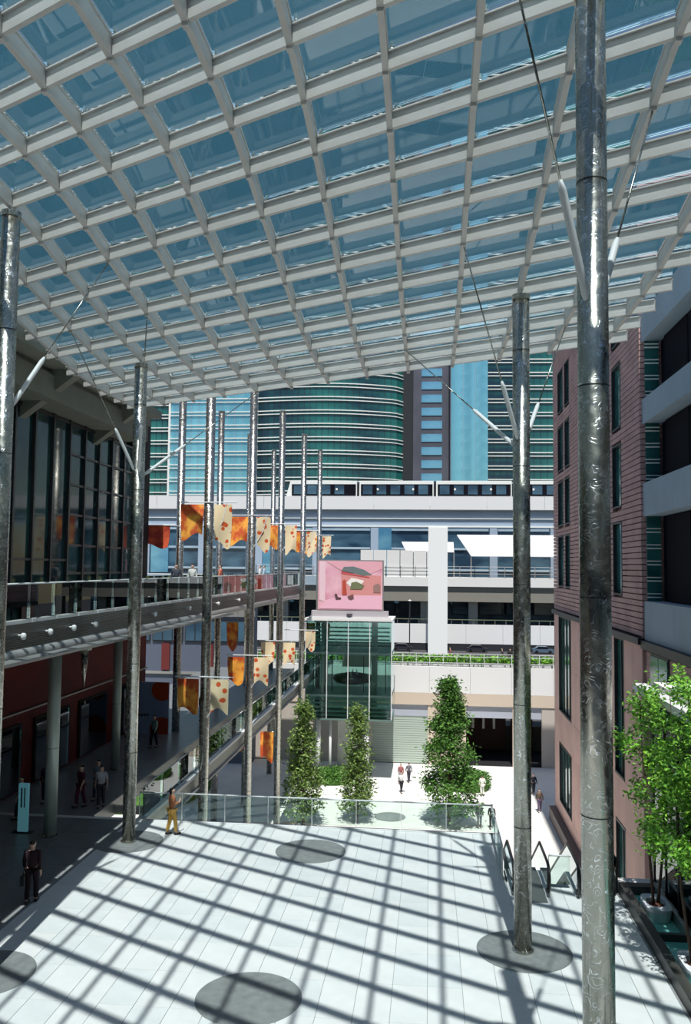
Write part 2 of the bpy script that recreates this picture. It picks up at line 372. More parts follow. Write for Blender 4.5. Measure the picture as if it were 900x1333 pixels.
# glass railing along the far edge
def railing(name,label,p,q,hgt=1.0,n=8,posts=True,parentcat='railing',mg=None,top=M_pipe,panel_z=.06):
    p,q=Vector(p),Vector(q); t=thing(name,label,parentcat,p); mg=mg or G_rail
    u=(q-p)/n; du=u.normalized()
    for j in range(n):
        a=p+u*j+du*.02; b=p+u*(j+1)-du*.02
        MB().bar(a+Vector((0,0,panel_z+(hgt-panel_z)/2)),b+Vector((0,0,panel_z+(hgt-panel_z)/2)),.02,hgt-panel_z-.02).build('glass_panel',mg,t)
        if posts:
            c=p+u*j; MB().bar(c,c+Vector((0,0,hgt)),.05,.02,up=du).build('post',top,t)
    MB().tube([p+Vector((0,0,hgt+.01)),q+Vector((0,0,hgt+.01))],.028,8).build('handrail',top,t,smooth=True)
    return t
railing('glass_railing','long glass railing with a pale handrail closing the plaza above the lower court',(-11,31.85,.03),(2.3,31.85,.03),1.0,8,top=steelw)
railing('glass_railing','short glass guard running away from the viewer beside the escalator mouth',(2.29,27.3,.03),(2.29,31.75,.03),1.02,3,top=steelw)
railing('glass_railing','low glass guard closing the gap between the two escalators',(3.66,26.9,0),(4.32,26.9,0),.95,1,top=steelw)
railing('glass_railing','glass guard at the right of the escalators beside the planter end',(5.66,26.75,0),(5.66,30.2,0),.95,2,top=M_rubber)
# ================================================================ escalators
def escalator(x0,x1,label):
    ys=26.0; t=thing('escalator',label,'escalator',(x0,ys,0))
    tn=math.tan(R(30)); yb=28.2; L=9.5/tn
    def prof(dz): return [(ys+.25,dz),(yb,dz),(yb+L,-9.5+dz),(yb+L+1.5,-9.5+dz)]
    for x in (x0,x1):
        mb=MB(); pr=[(ys+.35,.05),(yb,.05),(yb+L,-9.45),(yb+L,-8.55),(yb,.88),(ys+.35,.88)]
        for dx in (-.012,.012): mb.v+=[(x+dx,a,b) for a,b in pr]
        n=6; mb.f+= [tuple(range(5,-1,-1)),tuple(range(6,12))]+[(k,(k+1)%n,(k+1)%n+n,k+n) for k in range(n)]
        b=mb.build('balustrade',G_green,t)
        path=[(x,ys+.5,.1),(x,ys+.2,.12)]+[(x,ys+.35-.42*math.sin(PI*a/8),.5-.42*math.cos(PI*a/8)) for a in range(9)]+[(x,ys+.7,.93),(x,yb,.93),(x,yb+L,-8.52)]
        sub('handrail',MB().tube(path,.045,8).mesh('handrail',M_rubber,True),b)
        mb=MB()
        for a,b2 in zip(prof(0)[:-1],prof(0)[1:]): mb.bar((x,a[0],a[1]-.1),(x,b2[0],b2[1]-.1),.16,.3)
        mb.build('skirt',steelw,t)
    bx(x0+.08,x1-.08,ys-.35,yb,-.02,.012).build('landing_plate',M_louv,t)
    st=bx(x0+.09,x1-.09,0,.42,-.3,0).mesh('step',M_louv)
    for j in range(40): link('step',st,t,loc=Vector((0,yb+.4*j,-.4*tn*j))-t.location)
    mb=MB(); mb.bar((.5*(x0+x1),yb,-.75),(.5*(x0+x1),yb+L,-10.1),x1-x0,.6); mb.build('truss',M_louv,t)
escalator(2.52,3.55,'left escalator going down, beside the right-of-centre column')
escalator(4.42,5.45,'right escalator going down, just left of the nearest column')
# ================================================================ planter with pool, right
t=thing('planter_pool','long dark stone water trough with turquoise water at the right edge of the plaza','planter',(5.95,15,0))
bx(5.7,5.95,4,26.75,-.35,.32).build('rim',mat('dark_granite',(.055,.055,.05),.4),t,bevel=.01,label='broad dark granite rim')
bx(6.68,6.78,4,26.75,-.35,.36).build('kerb',M_pipe,t)
bx(5.95,6.68,26.4,26.75,-.35,.32).build('end_rim',MT['dark_granite'],t)
bx(5.95,6.68,4,26.4,-.1,.08).build('water',M_water,t)
for y in (23.4,20.2): bx(5.95,6.68,y-.14,y,-.35,.26).build('cross_wall',MT['dark_granite'],t)
def squarebowl(x,y,label):
    t=thing('planting_bowl',label,'planter',(x,y,.0))
    mb=MB(); n=32
    def ring(a,b,z,p=4):
        o=len(mb.v)
        for k in range(n):
            th=2*PI*k/n; c,s_=math.cos(th),math.sin(th); r=(abs(c)**p+abs(s_)**p)**(-1/p); mb.v.append((x+a*r*c,y+b*r*s_,z))
        return o
    rs=[ring(.3,.5,.085),ring(.345,.62,.4),ring(.345,.62,.46),ring(.26,.34,.46,2.2),ring(.25,.32,.36,2)]
    for a,b in zip(rs[:-1],rs[1:]):
        for k in range(n): mb.f.append((a+k,a+(k+1)%n,b+(k+1)%n,b+k))
    mb.f.append(tuple(rs[0]+k for k in range(n))[::-1]); mb.build('bowl',M_bowl,t,smooth=False)
    MB().lathe([(.24,0),(.2,.03),(.08,.05)],(0,0,0),20).build('soil',M_soil,t).location=(0,0,.37)
squarebowl(6.32,24.9,'pale planting bowl with soil at the far end of the water trough')
squarebowl(6.32,21.3,'nearer pale planting bowl with soil, at the right frame edge')
def leaves(n,fn,size,name,m,parent,droop=0):
    mb=MB()
    for _ in range(n):
        p,sc_=fn(); d=Vector((random.gauss(0,1),random.gauss(0,1),random.gauss(0,.5)-droop)).normalized()
        s_=d.cross(Vector((random.gauss(0,1),random.gauss(0,1),random.gauss(0,1)))).normalized(); L=size*sc_*random.uniform(.7,1.3); nn=d.cross(s_)
        mb.add([p,p+d*L*.5+s_*L*.22,p+d*L-nn*L*.15,p+d*L*.5-s_*L*.22],[(0,1,2),(0,2,3)])
    return mb.build(name,m,parent,kind='stuff')
def slendertree(x,y,z,h,label,seed,stems=3,spread=.9,n=5200):
    random.seed(seed); t=thing('slender_tree',label,'tree',(x,y,z)); tips=[]
    for s_ in range(stems):
        a=2*PI*s_/stems+.4; dx,dy=math.cos(a)*.16,math.sin(a)*.3
        pts=[(x+dx*.5,y+dy*.5,z+.38)]+[(x+dx*(1+f*2.2)+random.uniform(-.05,.05),y+dy*(1+f*2.2),z+.38+(h-.5)*f) for f in (.25,.5,.75,1)]
        MB().tube(pts,[.045,.035,.028,.018,.008],7).build('trunk',M_bark,t,smooth=True)
        for q in range(16):
            f=random.uniform(.28,1); i=min(3,int(f*4)); b=Vector(pts[i]).lerp(Vector(pts[i+1]),f*4-i) if i<4 else Vector(pts[4])
            an=random.uniform(0,2*PI); e=b+Vector((math.cos(an)*spread*random.uniform(.4,1),math.sin(an)*spread*random.uniform(.4,1),random.uniform(.1,.6)))
            e.x=min(e.x,6.8 if e.z<5.6 else 6.4); tips.append((b,e))
    mb=MB()
    for b,e in tips: mb.tube([b,b.lerp(e,.5)+Vector((0,0,.05)),e],[.012,.008,.004],5)
    mb.build('branches',M_bark,t,kind='stuff')
    def fn():
        b,e=random.choice(tips); f=random.uniform(.3,1.1); p=b.lerp(e,f)+Vector((random.gauss(0,.13),random.gauss(0,.13),random.gauss(0,.16))); p.x=min(p.x,6.85-random.uniform(0,.2)) if p.z<5.6 else min(p.x,6.45-random.uniform(0,.2)); return p,1
    leaves(n,fn,.14,'foliage',M_leafl,t,.3)
slendertree(6.32,21.3,0,6.9,'bright green slender tree in the nearer pale bowl, right frame edge',5,3,.95,5600)
slendertree(6.32,24.9,0,6.2,'bright green slender tree in the far pale bowl, before the brick corner',6,2,.8,3600)
# ================================================================ upper balcony on the left
BX=-11.55
t=thing('balcony','long upper balcony walkway with louvred fascia and glass guard running along the left side','balcony',(-11.5,10,8))
bx(-16.38,BX-.05,4,46,7.7,8.1).build('deck',M_conc,t)
bx(-15.6,BX-.05,46,78,7.7,8.1).build('deck',M_conc,t)
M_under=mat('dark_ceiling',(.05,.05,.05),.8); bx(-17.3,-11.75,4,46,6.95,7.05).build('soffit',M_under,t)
bx(-15.6,-11.75,46,78,6.95,7.05).build('soffit',M_soffit,t)
y=4
while y<77.5:
    MB().box(BX-.05,BX+.0,y+.03,y+1.61,8.0,8.1).build('edge_trim',steelw,t)
    y+=1.64
mb=MB()
for q in range(13):
    z=7.3+q*.055; mb.box(BX-.12,BX-.01,4,78,z,z+.028)
mb.box(BX-.2,BX-.12,4,78,7.2,8.0)
mb.build('louvre_fascia',M_louv,t,kind='stuff')
MB().tube([(BX+.0,4,7.12),(BX+.0,78,7.12)],.17,14).build('lower_pipe',M_pipe,t,smooth=True)
# outboard gutter beam that leaves a slit of light along the fascia
bx(BX+.27,BX+.75,4,46,7.02,7.10).build('outrigger_grille',M_pipe,t)
y=5.6
while y<46:
    bx(BX,BX+.3,y,y+.45,7.0,7.09).build('outrigger_clip',M_pipe,t); y+=1.64
post=bx(-.1,.1,-.05,.05,0,.84).mesh('guard_post',mat('olive_post',(.38,.46,.18),.5))
y=5.5
while y<78:
    link('guard_post',post,t,loc=Vector((BX-.2,y,8.1))-t.location); y+=1.64
y=4
while y<77.5:
    bx(BX-.08,BX-.06,y+.02,y+1.62,8.12,9.1).build('glass_panel',G_rail,t); y+=1.64
MB().tube([(BX-.07,4,9.13),(BX-.07,78,9.13)],.025,8).build('handrail',steelw,t,smooth=True)
y=4
while y<77.5:
    if y>45: bx(-15.55,-15.53,y+.02,y+1.62,8.12,9.1).build('glass_panel',G_rail,t)
    y+=1.64
for q,y in enumerate((22.9,24.6,26.3,28.1,34.4,39.5,45,50)):
    s=MB().tube([(BX-.02,y,7.68),(BX+.1,y,7.68)],.03,8).build('spotlight_bracket',steelw,t)
    sub('lamp_head',MB().lathe([(.03,-.1),(.075,-.06),(.08,.05),(.04,.09)],(BX+.14,y,7.66),12).mesh('lamp_head',steelw,True),s)
t=thing('tapered_bracket','pale tapering bracket foot hanging under the balcony between two columns','lamp',(-13,31,5.1))  # tapering foot of a balcony bracket, gives no light
MB().box(-13.2,-12.8,30.8,31.2,6.45,6.95).build('bracket_box',mat('pale_green_metal',(.5,.55,.42),.4),t)
MB().lathe([(.02,0),(.09,.6),(.16,1.35)],(-13,31,5.1),12).build('bracket_cone',STEEL,t,smooth=True)
# ================================================================ left building
lb=thing('left_building','dark building with teal curtain glass above the balcony and shaded dark red shops below','building',(-17,30,0))
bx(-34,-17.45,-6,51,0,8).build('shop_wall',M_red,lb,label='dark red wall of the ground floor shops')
bx(-34,-16.9,-6,46,8,16.4).build('core_wall',M_inner,lb)
# recessed shop bays
for j in range(7):
    y=17+4.8*j
    b=bx(-17.45,-17.35,y,y+3.6,.1,2.9).build('shop_front',M_inner,lb)
    sub('shop_glass',bx(-17.34,-17.32,y+.1,y+3.5,.15,2.8).mesh('shop_glass',G_shop),b)
mb=MB(); mb.box(-17.44,-17.3,14,51,3.35,3.42).build('sign_rail',M_pipe,lb)
# curtain wall: mullions and individual panes
ys=[18+1.72*j for j in range(17)]
for j,y in enumerate(ys[:-1]):
    bx(-16.6,-16.42,y-.07,y+.07,8.1,16.3).build('mullion',M_dark,lb)
    zs=[8.1,9.9,16.2] if j<11 else [8.1,9.3,10.6,12,13.4,14.8,16.2]
    for a,b in zip(zs[:-1],zs[1:]):
        bx(-16.6,-16.56,y+.09,ys[j+1]-.09,a+.04,b-.06).build('pane',M_facade,lb)
        bx(-16.6,-16.46,y+.07,ys[j+1]-.07,b-.06,b+.04).build('transom',M_dark,lb)
bx(-17,-16.4,45.3,46,8.1,16.3).build('end_pier',M_conc,lb)
bx(-34,-16.3,45.6,47.5,8,19).build('end_wall',M_inner,lb)
# heavy eaves with brackets under the lattice roof
e=bx(-34,-15.3,2,44.5,17.3,24).build('eaves',M_soffit,lb,label='heavy olive-grey concrete eaves')
bx(-16.9,-15.1,2,43.5,16.3,17.3).build('eaves_beam',M_soffit,lb)
for y in (10,17.5,25,32.5,40):
    mb=MB(); mb.add([(-16.6,y-.25,15.6),(-16.6,y+.25,15.6),(-14.3,y+.25,17.3),(-14.3,y-.25,17.3),(-16.6,y-.25,17.4),(-16.6,y+.25,17.4),(-14.3,y+.25,17.7),(-14.3,y-.25,17.7)],[(0,3,2,1),(4,5,6,7),(0,1,5,4),(1,2,6,5),(2,3,7,6),(3,0,4,7)])
    mb.build('eaves_bracket',M_soffit,lb)
bx(-15.3,-14.35,2,43.5,17.55,17.9).build('gutter_edge',M_soffit,lb)
# shop sign: white strokes too small to read
t=thing('shop_sign','small white illuminated sign lettering on the dark red shop wall','sign',(-17.3,30,4))
ems=mat('sign_white',(.8,.8,.85),.5,emit=(.9,.92,1),es=.9)
x=0
for wd in (.22,.1,.18,.16,.2): 
    bx(-17.32,-17.28,31.2+x,31.2+x+wd,4.05,4.4).build('sign_stroke',ems,t); x+=wd+.07
MB().lathe([(.01,-.01),(.15,0),(.01,.01)],(0,0,0),16).build('sign_dot',ems,t).location=Vector((-17.25,32.6,4.25))-t.location
bx(-17.32,-17.28,27.0,28.3,4.1,4.2).build('sign_stroke',mat('sign_pink',(.7,.3,.3),.5,emit=(.8,.4,.4),es=.25),t)
# tall light-blue sign panel in the shade
t=thing('sign_panel','tall narrow light blue sign panel standing in the shade at the left','sign',(-14.6,29.8,0))
bx(-14.8,-14.44,29.75,29.87,.05,1.75).build('panel',mat('panel_blue',(.12,.42,.52),.4,emit=(.2,.55,.65),es=.16),t)
bx(-15,-14.25,29.7,29.95,0,.05).build('foot',M_dark,t)
for q,(xa,xb) in enumerate(((-14.7,-14.65),(-14.58,-14.54))):
    bx(xa,xb,29.735,29.75,.9,1.6).build('lettering',M_dark,t)
# poster with round orange shapes deeper in
t=thing('poster_board','pale blue poster board with orange-red discs beyond the left column','poster',(-15.6,47.9,0))
bx(-17.0,-14.95,47.85,47.95,-.3,2.95).build('board',mat('poster_blue',(.30,.40,.62),.5),t)
dm=mat('poster_red',(.5,.06,.01),.5)
for (cx,cz,r_) in ((-15.35,2.5,.62),(-15.3,.2,.75)):
    mb=MB(); vs=[]
    for k in range(28):
        a=2*PI*k/28; px=min(-14.96,cx+r_*math.cos(a)); pz=min(2.94,max(-.28,cz+r_*math.sin(a))); vs.append((px,47.845,pz))
    mb.add(vs,[tuple(range(28))]); mb.add([(a,47.835,b) for a,_,b in vs],[tuple(range(28))]); mb.build('printed_disc',dm,t)
for q in range(4): bx(-16.7+q*.16,-16.6+q*.16,47.84,47.85,1.0,1.14).build('lettering',M_dark,t)
# ================================================================ street-level walkway beyond the railing (left)
t=thing('lower_walkway','shaded street-level walkway continuing beyond the railing on the left, edged with a steel beam','walkway',(-13,32,0))
bx(-21,-12.9,31.95,80,-.5,0).build('deck',M_grey,t)
bx(-12.9,-12.8,31.95,80,-.5,.08).build('edge_trim',M_pipe,t)
bx(-11.15,-10.78,32,80,-.12,.02).build('outer_beam',steelw,t)
bx(-11.1,-10.85,32,80,-.75,-.12).build('outer_beam_web',M_pipe,t)
MB().tube([(-10.85,32,-.78),(-10.85,80,-.78)],.1,10).build('lower_pipe',M_pipe,t,smooth=True)
y=34.0
while y<80:
    bx(-12.85,-11.1,y,y+.2,-.45,-.15).build('cross_tie',M_pipe,t); y+=4.9
y=32.2
while y<79:
    bx(-11.0,-10.98,y+.03,y+2.4,.04,1.1).build('glass_panel',G_rail,t); y+=2.46
MB().tube([(-10.99,32,1.13),(-10.99,80,1.13)],.025,8).build('handrail',steelw,t,smooth=True)
# ================================================================ right: terracotta building
rb=thing('terracotta_building','terracotta-clad building with tall slot windows at the right','building',(12,55,-9.5))
WY=[(63.2,65.7),(60.4,62.4),(52.8,55.0),(44.3,46.4)]
rowsZ=[(8.4,12.2),(12.95,16.3),(17.1,20.5),(21.6,24.8)]
bx(10.05,24,40.6,68,-9.5,29).build('core',M_brick2,rb)
mb=MB(); z=6.62; 
while z<28.9:
    segs=[(40.6,68.0)]
    for (wz0,wz1) in rowsZ:
        if wz0-.05<z+.13<wz1+.05:
            segs=[]; last=40.6
            for (a,b) in sorted(WY): segs.append((last,a)); last=b
            segs.append((last,68.0))
    for a,b in segs: mb.box(9.8,10.07,a,b,z+.02,z+.25)
    z+=.28
for a,b in ((68.0,68.25),):
    mb2=MB(); z=6.62
    while z<28.9: mb2.box(9.8,24,a-.02,b,z+.02,z+.25); z+=.28
    mb2.box(9.8,24,68,68.2,-9.5,6.6); mb2.build('end_cladding',M_brick,rb,kind='stuff')
z=6.62; mb2=MB()
while z<28.9: mb2.box(9.8,24,40.35,40.62,z+.02,z+.25); z+=.28
mb2.box(9.8,24,40.4,40.6,-9.5,6.6)
mb.build('cladding_course',M_brick,rb,kind='stuff'); mb2.build('side_cladding',M_brick,rb,kind='stuff')
def recwin(y0,y1,z0,z1,x=10.0,nm=2,m=T_green):
    fr=MB().box(x-.22,x+.02,y0,y0+.09,z0,z1).box(x-.22,x+.02,y1-.09,y1,z0,z1).box(x-.22,x+.02,y0,y1,z1-.09,z1).box(x-.22,x+.02,y0,y1,z0,z0+.09)
    for q in range(1,nm): yy=y0+(y1-y0)*q/nm; fr.box(x-.1,x+.02,yy-.05,yy+.05,z0,z1)
    f=fr.build('window',M_dark,rb)
    for q in range(nm):
        a=y0+(y1-y0)*q/nm+.08; b=y0+(y1-y0)*(q+1)/nm-.08; sub('pane',bx(x-.04,x-.01,a,b,z0+.1,z1-.1).mesh('pane',m),f)
for (a,b) in WY:
    for (c,d_) in rowsZ: recwin(a,b,c,d_,nm=1,m=M_strip)
for q in range(8):   # smooth lower panels
    a=40.6+3.43*q; b=a+3.4
bigW=[(60.3,65.8),(50.2,55.4),(44.2,46.4)]
last=40.6
for (a,b) in sorted(bigW)+[(68,68)]:
    yy=last
    while yy<a-.05:
        e_=min(a,yy+1.7)
        for (z0,z1) in ((-9.5,-7.7),(-7.68,-3.3),(-3.28,-.95),(-.93,2.6),(2.62,6.2)): bx(9.8,10.06,yy+.01,e_-.01,z0,z1).build('wall_panel',M_brick2,rb)
        yy=e_
    last=b
for (a,b) in bigW:
    for (z0,z1) in ((-.9,6.2),(-7.6,-3.25)):
        recwin(a,b,z0,z1,nm=4 if b-a>3 else 2,m=M_strip)
    yy=a
    while yy<b-.05:
        e_=min(b,yy+1.7)
        for (z0,z1) in ((-9.5,-7.65),(-3.2,-.95)): bx(9.8,10.06,yy+.01,e_-.01,z0,z1).build('wall_panel',M_brick2,rb)
        yy=e_
bx(9.6,10.06,40.4,68.2,6.26,6.56).build('string_course',M_dark,rb)
bx(9.3,9.8,44,68,-9.5,-8.6).build('plinth',mat('plinth_stone',(.12,.09,.09),.6),rb)
# ================================================================ right: near building with grey bands
nb=thing('banded_building','building with blue-grey bands and black window strips at the right edge','building',(12,25,6))
bx(10.75,26,-4,40.1,6.6,24).build('core',M_black,nb)
for (z0,z1) in ((20.45,22.3),(16.55,17.7),(12.2,13.75),(6.5,8.28)):
    b=MB(); y=-4
    while y<40.3:
        e_=min(40.35,y+3.6); bx(9.9,10.9,y+.006,e_-.006,z0,z1).build('spandrel_panel',M_band,nb); y+=3.6
    bx(9.93,10.9,-4,40.33,z0+.01,z1-.01).build('spandrel_core',M_band,nb)
for (z0,z1) in ((17.7,20.45),(13.75,16.55),(8.28,12.2)):
    y=-4
    while y<38.5:
        bx(10.62,10.68,y+.04,y+3.5,z0+.05,z1-.05).build('black_pane',M_black,nb); y+=3.6
    # glass end strip by the terracotta corner; bars imitate tower lines reflected in it
    f=bx(10.0,10.62,40.1,40.2,z0,z1).build('end_strip',M_strip,nb)
    zz=z0+.15
    while zz<z1-.1: sub('reflected_line',bx(9.98,10.63,40.05,40.1,zz,zz+.06).mesh('reflected_line',T_line),f); sub('reflected_line',bx(9.98,10.63,40.05,40.1,zz+.17,zz+.22).mesh('reflected_line',T_line),f); zz+=.75
bx(9.7,11,-4,40.3,6.1,6.48).build('base_trim',M_dark,nb)
y=12
while y<40:
    e_=min(40.3,y+2.4); bx(9.98,10.2,y+.01,e_-.01,2.5,6.1).build('brick_panel',M_brick,nb); y+=2.4
mb=MB()
for q in range(11): mb.box(9.95,9.98,12,40.3,2.6+q*.31,2.6+q*.31+.27)
mb.build('brick_course',M_brick,nb,kind='stuff')
f=bx(9.9,10.0,36.5,39.4,2.5,6.0).build('side_window',M_dark,nb)
for q in range(2): sub('pane',bx(9.86,9.9,36.6+1.4*q,37.9+1.4*q,2.6,5.9).mesh('pane',M_strip),f)
# glass shop pavilion with white canopy
t=thing('glass_pavilion','dark glass shop pavilion with a white canopy slab behind the slender trees','pavilion',(8,24,0))
y=12
while y<27.6:
    e_=min(27.8,y+1.3)
    bx(6.98,7.02,y+.05,e_-.05,.15,5.6).build('glass_panel',G_shop,t)
    MB().box(6.95,7.12,e_-.05,e_+.03,.0,5.75).build('mullion',M_dark,t); y+=1.3
bx(6.95,7.2,27.6,27.85,0,6).build('corner_post',M_dark,t)
for q in range(2): bx(7.25+1.3*q,8.45+1.3*q,27.75,27.8,.1,5.7).build('glass_panel',G_shop,t)
bx(9.6,9.75,12,27.8,0,5.8).build('back_wall',M_inner,t)
bx(6.9,9.8,11,27.8,-.3,.03).build('sill',M_conc,t)
bx(6.9,9.9,11,27.9,5.75,5.9).build('soffit',M_conc,t)
bx(6.55,6.95,11,28.3,5.82,6.06).build('canopy_beam',steelw,t)
bx(7.2,9.75,11,28.3,5.95,6.1).build('canopy_slab',M_white,t)
for q in range(9): bx(6.95,7.2,11.5+q*2,11.62+q*2,5.85,6.0).build('canopy_tie',M_pipe,t)
bx(5.7,9.7,26.8,27.85,-.02,.06).build('threshold',M_white,t)
# ================================================================ lower court
struct('floor',bx(-60,10,27.5,84.5,-10,-9.52).box(10,30,27.5,84.5,-10,-9.52),mat('court_stone',(.78,.77,.73),.7,0,.07,.6),'sunlit pale floor of the lower court beyond the railing','floor')
struct('floor',bx(-140,140,92.3,400,-9.6,-7.02).box(-140,140,84.7,92.3,-2.4,-.02),mat('street',(.07,.07,.075),.9,0,.1,.1),'street level ground behind the lower court','ground')
struct('wall_front',bx(-30,2.3,31.2,31.7,-9.5,-.6),M_conc,'retaining wall under the plaza edge','wall')
t=mono('lawn',MB().lathe([(3.6,0),(3.6,.25),(3.3,.4),(1,.5)],(0,0,0),40),M_grass,'green lawn mound glimpsed on the court below the walkway, left','lawn'); t.location=(-24.5,72,-9.52); t.scale=(1.6,2.2,1)
def conifer(x,y,z,h,r0,label,seed,m,n,gap=.0,cat='tree'):
    random.seed(seed); t=thing('court_tree',label,cat,(x,y,z))
    MB().tube([(x,y,z),(x+.05,y,z+h*.5),(x,y,z+h*.97)],[.13,.08,.02],8).build('trunk',M_bark,t,smooth=True)
    cl=[]
    for q in range(130):
        f=random.uniform(.07,1)**.9; a=random.uniform(0,2*PI); rr=r0*(1-f)**.62*(1.0 if f>.22 else f/.22*.4+.6)*random.uniform(.45,1)
        cl.append(Vector((x+rr*math.cos(a),y+rr*math.sin(a),z+h*f)))
    mb=MB()
    for c in cl[:70]: mb.tube([(x,y,c.z-.25),c],[.025,.006],4)
    mb.build('branches',M_bark,t,kind='stuff')
    def fn():
        c=random.choice(cl); s_=.34 if not gap else .26
        return c+Vector((random.gauss(0,s_),random.gauss(0,s_),random.gauss(0,s_*.8))),1
    leaves(n,fn,.27,'foliage',m,t,.1)
conifer(1.5,64.7,-9.5,10.6,2.25,'full conical green tree on the court, right of the glass box',11,M_leaf,15000)
conifer(-9.3,63.2,-9.5,8.9,1.7,'airy olive-green tree on the court, left of the glass box legs',12,M_leafy,6500,.1)
conifer(-5.4,64.7,-9.5,8.6,1.35,'slim airy tree on the court under the right half of the glass box',13,M_leafy,5200,.1)
random.seed(4)
def hedge(x,y,z,r_,h,label):
    t=thing('round_hedge',label,'hedge',(x,y,z))
    MB().lathe([(r_*.9,0),(r_*.95,h*.5),(r_*.7,h*.85),(.1,h*.9)],(x,y,z),24).build('inner_mass',M_grass,t,smooth=True)
    def fn():
        a=random.uniform(0,2*PI); q=random.uniform(0,1)**.5; return Vector((x+r_*q*math.cos(a),y+r_*q*math.sin(a),z+h*(random.uniform(.1,1) if q>.85 else random.uniform(.8,1.05)))),1
    leaves(4200,fn,.22,'foliage',M_leaf,t)
hedge(3.4,76,-9.5,2.0,1.2,'round clipped green hedge behind the conical tree')
hedge(-8.6,76.5,-9.5,1.7,1.0,'round green hedge under the glass box')
# end wall of the court and deck edge
ew=thing('court_end_wall','pale end wall of the lower court with a shutter and two dark openings','wall',(0,84.5,-9.5))
for x in range(-9,6):
    bx(x*4+.01,x*4+3.99,84.3,84.7,-2.58,.0).build('parapet_panel',M_white,ew)
bx(-36,24,84.25,84.7,-3.75,-2.6).build('lintel_beam',M_beige,ew)
bx(-36,24,84.5,84.8,-4.9,-3.75).build('set_back_frieze',mat('grey_frieze',(.42,.45,.52),.7),ew)  # blue-grey band set back below the lintel beam
for (a,b) in ((-36,-5.7),(-.15,3.6),(8.1,8.6),(10.9,24)): bx(a,b,84.35,84.8,-9.5,-3.75).build('wall_pier',M_beige if b-a<5 else mat('pier_wall',(.50,.45,.40),.8),ew)
mb=MB()
for q in range(22): z=-9.45+q*.22; mb.box(-5.7,-.15,84.55,84.6,z,z+.19)
mb.build('shutter',mat('shutter_pale',(.42,.50,.44),.4),ew,kind='stuff')
bx(-5.8,-5.6,84.4,84.7,-9.5,-4.7).build('shutter_frame',M_pipe,ew)
for (a,b) in ((3.6,8.1),(8.6,10.9)):
    bx(a,b,92,92.1,-9.5,-4.7).build('recess_back',mat('brown_interior',(.07,.04,.035),.8),ew); bx(a,b,84.8,92,-4.8,-4.7).build('recess_ceiling',MT['brown_interior'],ew)
bx(3,12,84.5,92,-9.6,-9.49).build('recess_floor',M_inner,ew)
for q in range(3): bx(4.5+q*1.1,4.75+q*1.1,91.4,91.9,-7.2,-4.9).build('hanging_lamp',M_pipe,ew)
sb=thing('side_block','low blue-grey block in the shade beyond the walkway, left of the poles','building',(-30,82,-9.5))
bx(-50,-17.3,82,84.2,-9.5,6.1).build('core',mat('block_grey',(.10,.12,.17),.7),sb)
bx(-50,-17.1,81.8,82.05,4.7,5.3).build('roof_edge',M_pipe,sb)
for q in range(9):
    x=-20.8-3.3*q
    f=bx(x,x+3.1,81.85,82,2.2,4.3).build('window',M_dark,sb)
    for e_ in range(3): sub('pane',bx(x+.1+e_*1.0,x+1.0+e_*1.0,81.8,81.85,2.3,4.2).mesh('pane',M_bglass),f)
for z in (-1.0,-3.4): bx(-50,-17.2,81.8,82,z,z+.25).build('ledge',M_pipe,sb)
for q in range(6): bx(-22-4.4*q,-21.2-4.4*q,81.75,82,-.6,2.0).build('pilaster',mat('block_red',(.14,.02,.02),.6),sb)
# ================================================================ glass box with screen
gb=thing('glass_box','large green glass box pavilion raised on legs over the lower court','pavilion',(-7.3,78.5,-9.5))
X0,X1,Y0,Y1,Z0,Z1=-11.15,-3.37,76,81.5,-3.85,4.85
xs=[X0,-9.2,-7.28,-5.34,X1]; zs=[Z0,-1.85,1.95,Z1]
for a,b in zip(xs[:-1],xs[1:]):
    for c,d_ in zip(zs[:-1],zs[1:]): bx(a+.05,b-.05,Y0,Y0+.03,c+.05,d_-.05).build('pane',G_green,gb)
for a in (X0,X1-.03):
    for q in range(3):
        for c,d_ in zip(zs[:-1],zs[1:]): bx(a,a+.03,Y0+.1+1.8*q,Y0+1.85+1.8*q,c+.05,d_-.05).build('pane',G_green,gb)
for x in xs: bx(x-.035,x+.035,Y0-.05,Y0+.08,Z0,Z1).build('mullion',steelw,gb)
for z in zs[1:3]: bx(X0,X1,Y0+.1,Y1,z-.16,z+.12).build('floor_slab',mat('slab_teal',(.5,.62,.6),.6),gb)
bx(X0-.05,X1+.05,Y0-.05,Y1,Z0-.15,Z0).build('bottom_slab',mat('slab_dark',(.12,.2,.18),.6),gb)
bx(X0-.12,X1+.12,Y0-.12,Y1,Z1,Z1+.2).build('roof_slab',M_white,gb)
bx(X0,X1,Y1-.1,Y1,Z0,Z1).build('back_glazing',G_green,gb)
for x in (-9.6,-5.0): MB().lathe([(.28,0),(.28,Z1-Z0)],(x,Y0+1.6,Z0),16).build('inner_column',M_conc,gb,smooth=True)
for x in (-10.6,-8.9,-6,-4): bx(x,x+.08,Y0+1.2,Y0+1.3,-1.7,1.8).build('inner_frame',M_dark,gb)
for x,s_ in ((-7.0,-.6),(-6.7,.55)): MB().tube([(x,Y0+2,.3),(x+s_,Y0+2,-1.85)],.05,6).build('brace',steelw,gb)
MB().lathe([(.3,-.6),(1.6,-.35),(1.9,0),(1.7,.3),(.6,.5)],(-7.1,Y0+2.9,-.6),24).build('inner_drum',M_dark,gb,smooth=True)
bx(-8.3,-5.6,Y1-.5,Y1-.3,.2,1.7).build('inner_light_panel',mat('pale_panel',(.8,.82,.7),.6),gb)
for q in range(6): bx(X0+.2,X1-.2,Y0+.4,Y0+.5,2.35+q*.36,2.5+q*.36).build('blind_slat',mat('blind_teal',(.42,.66,.62),.6),gb)
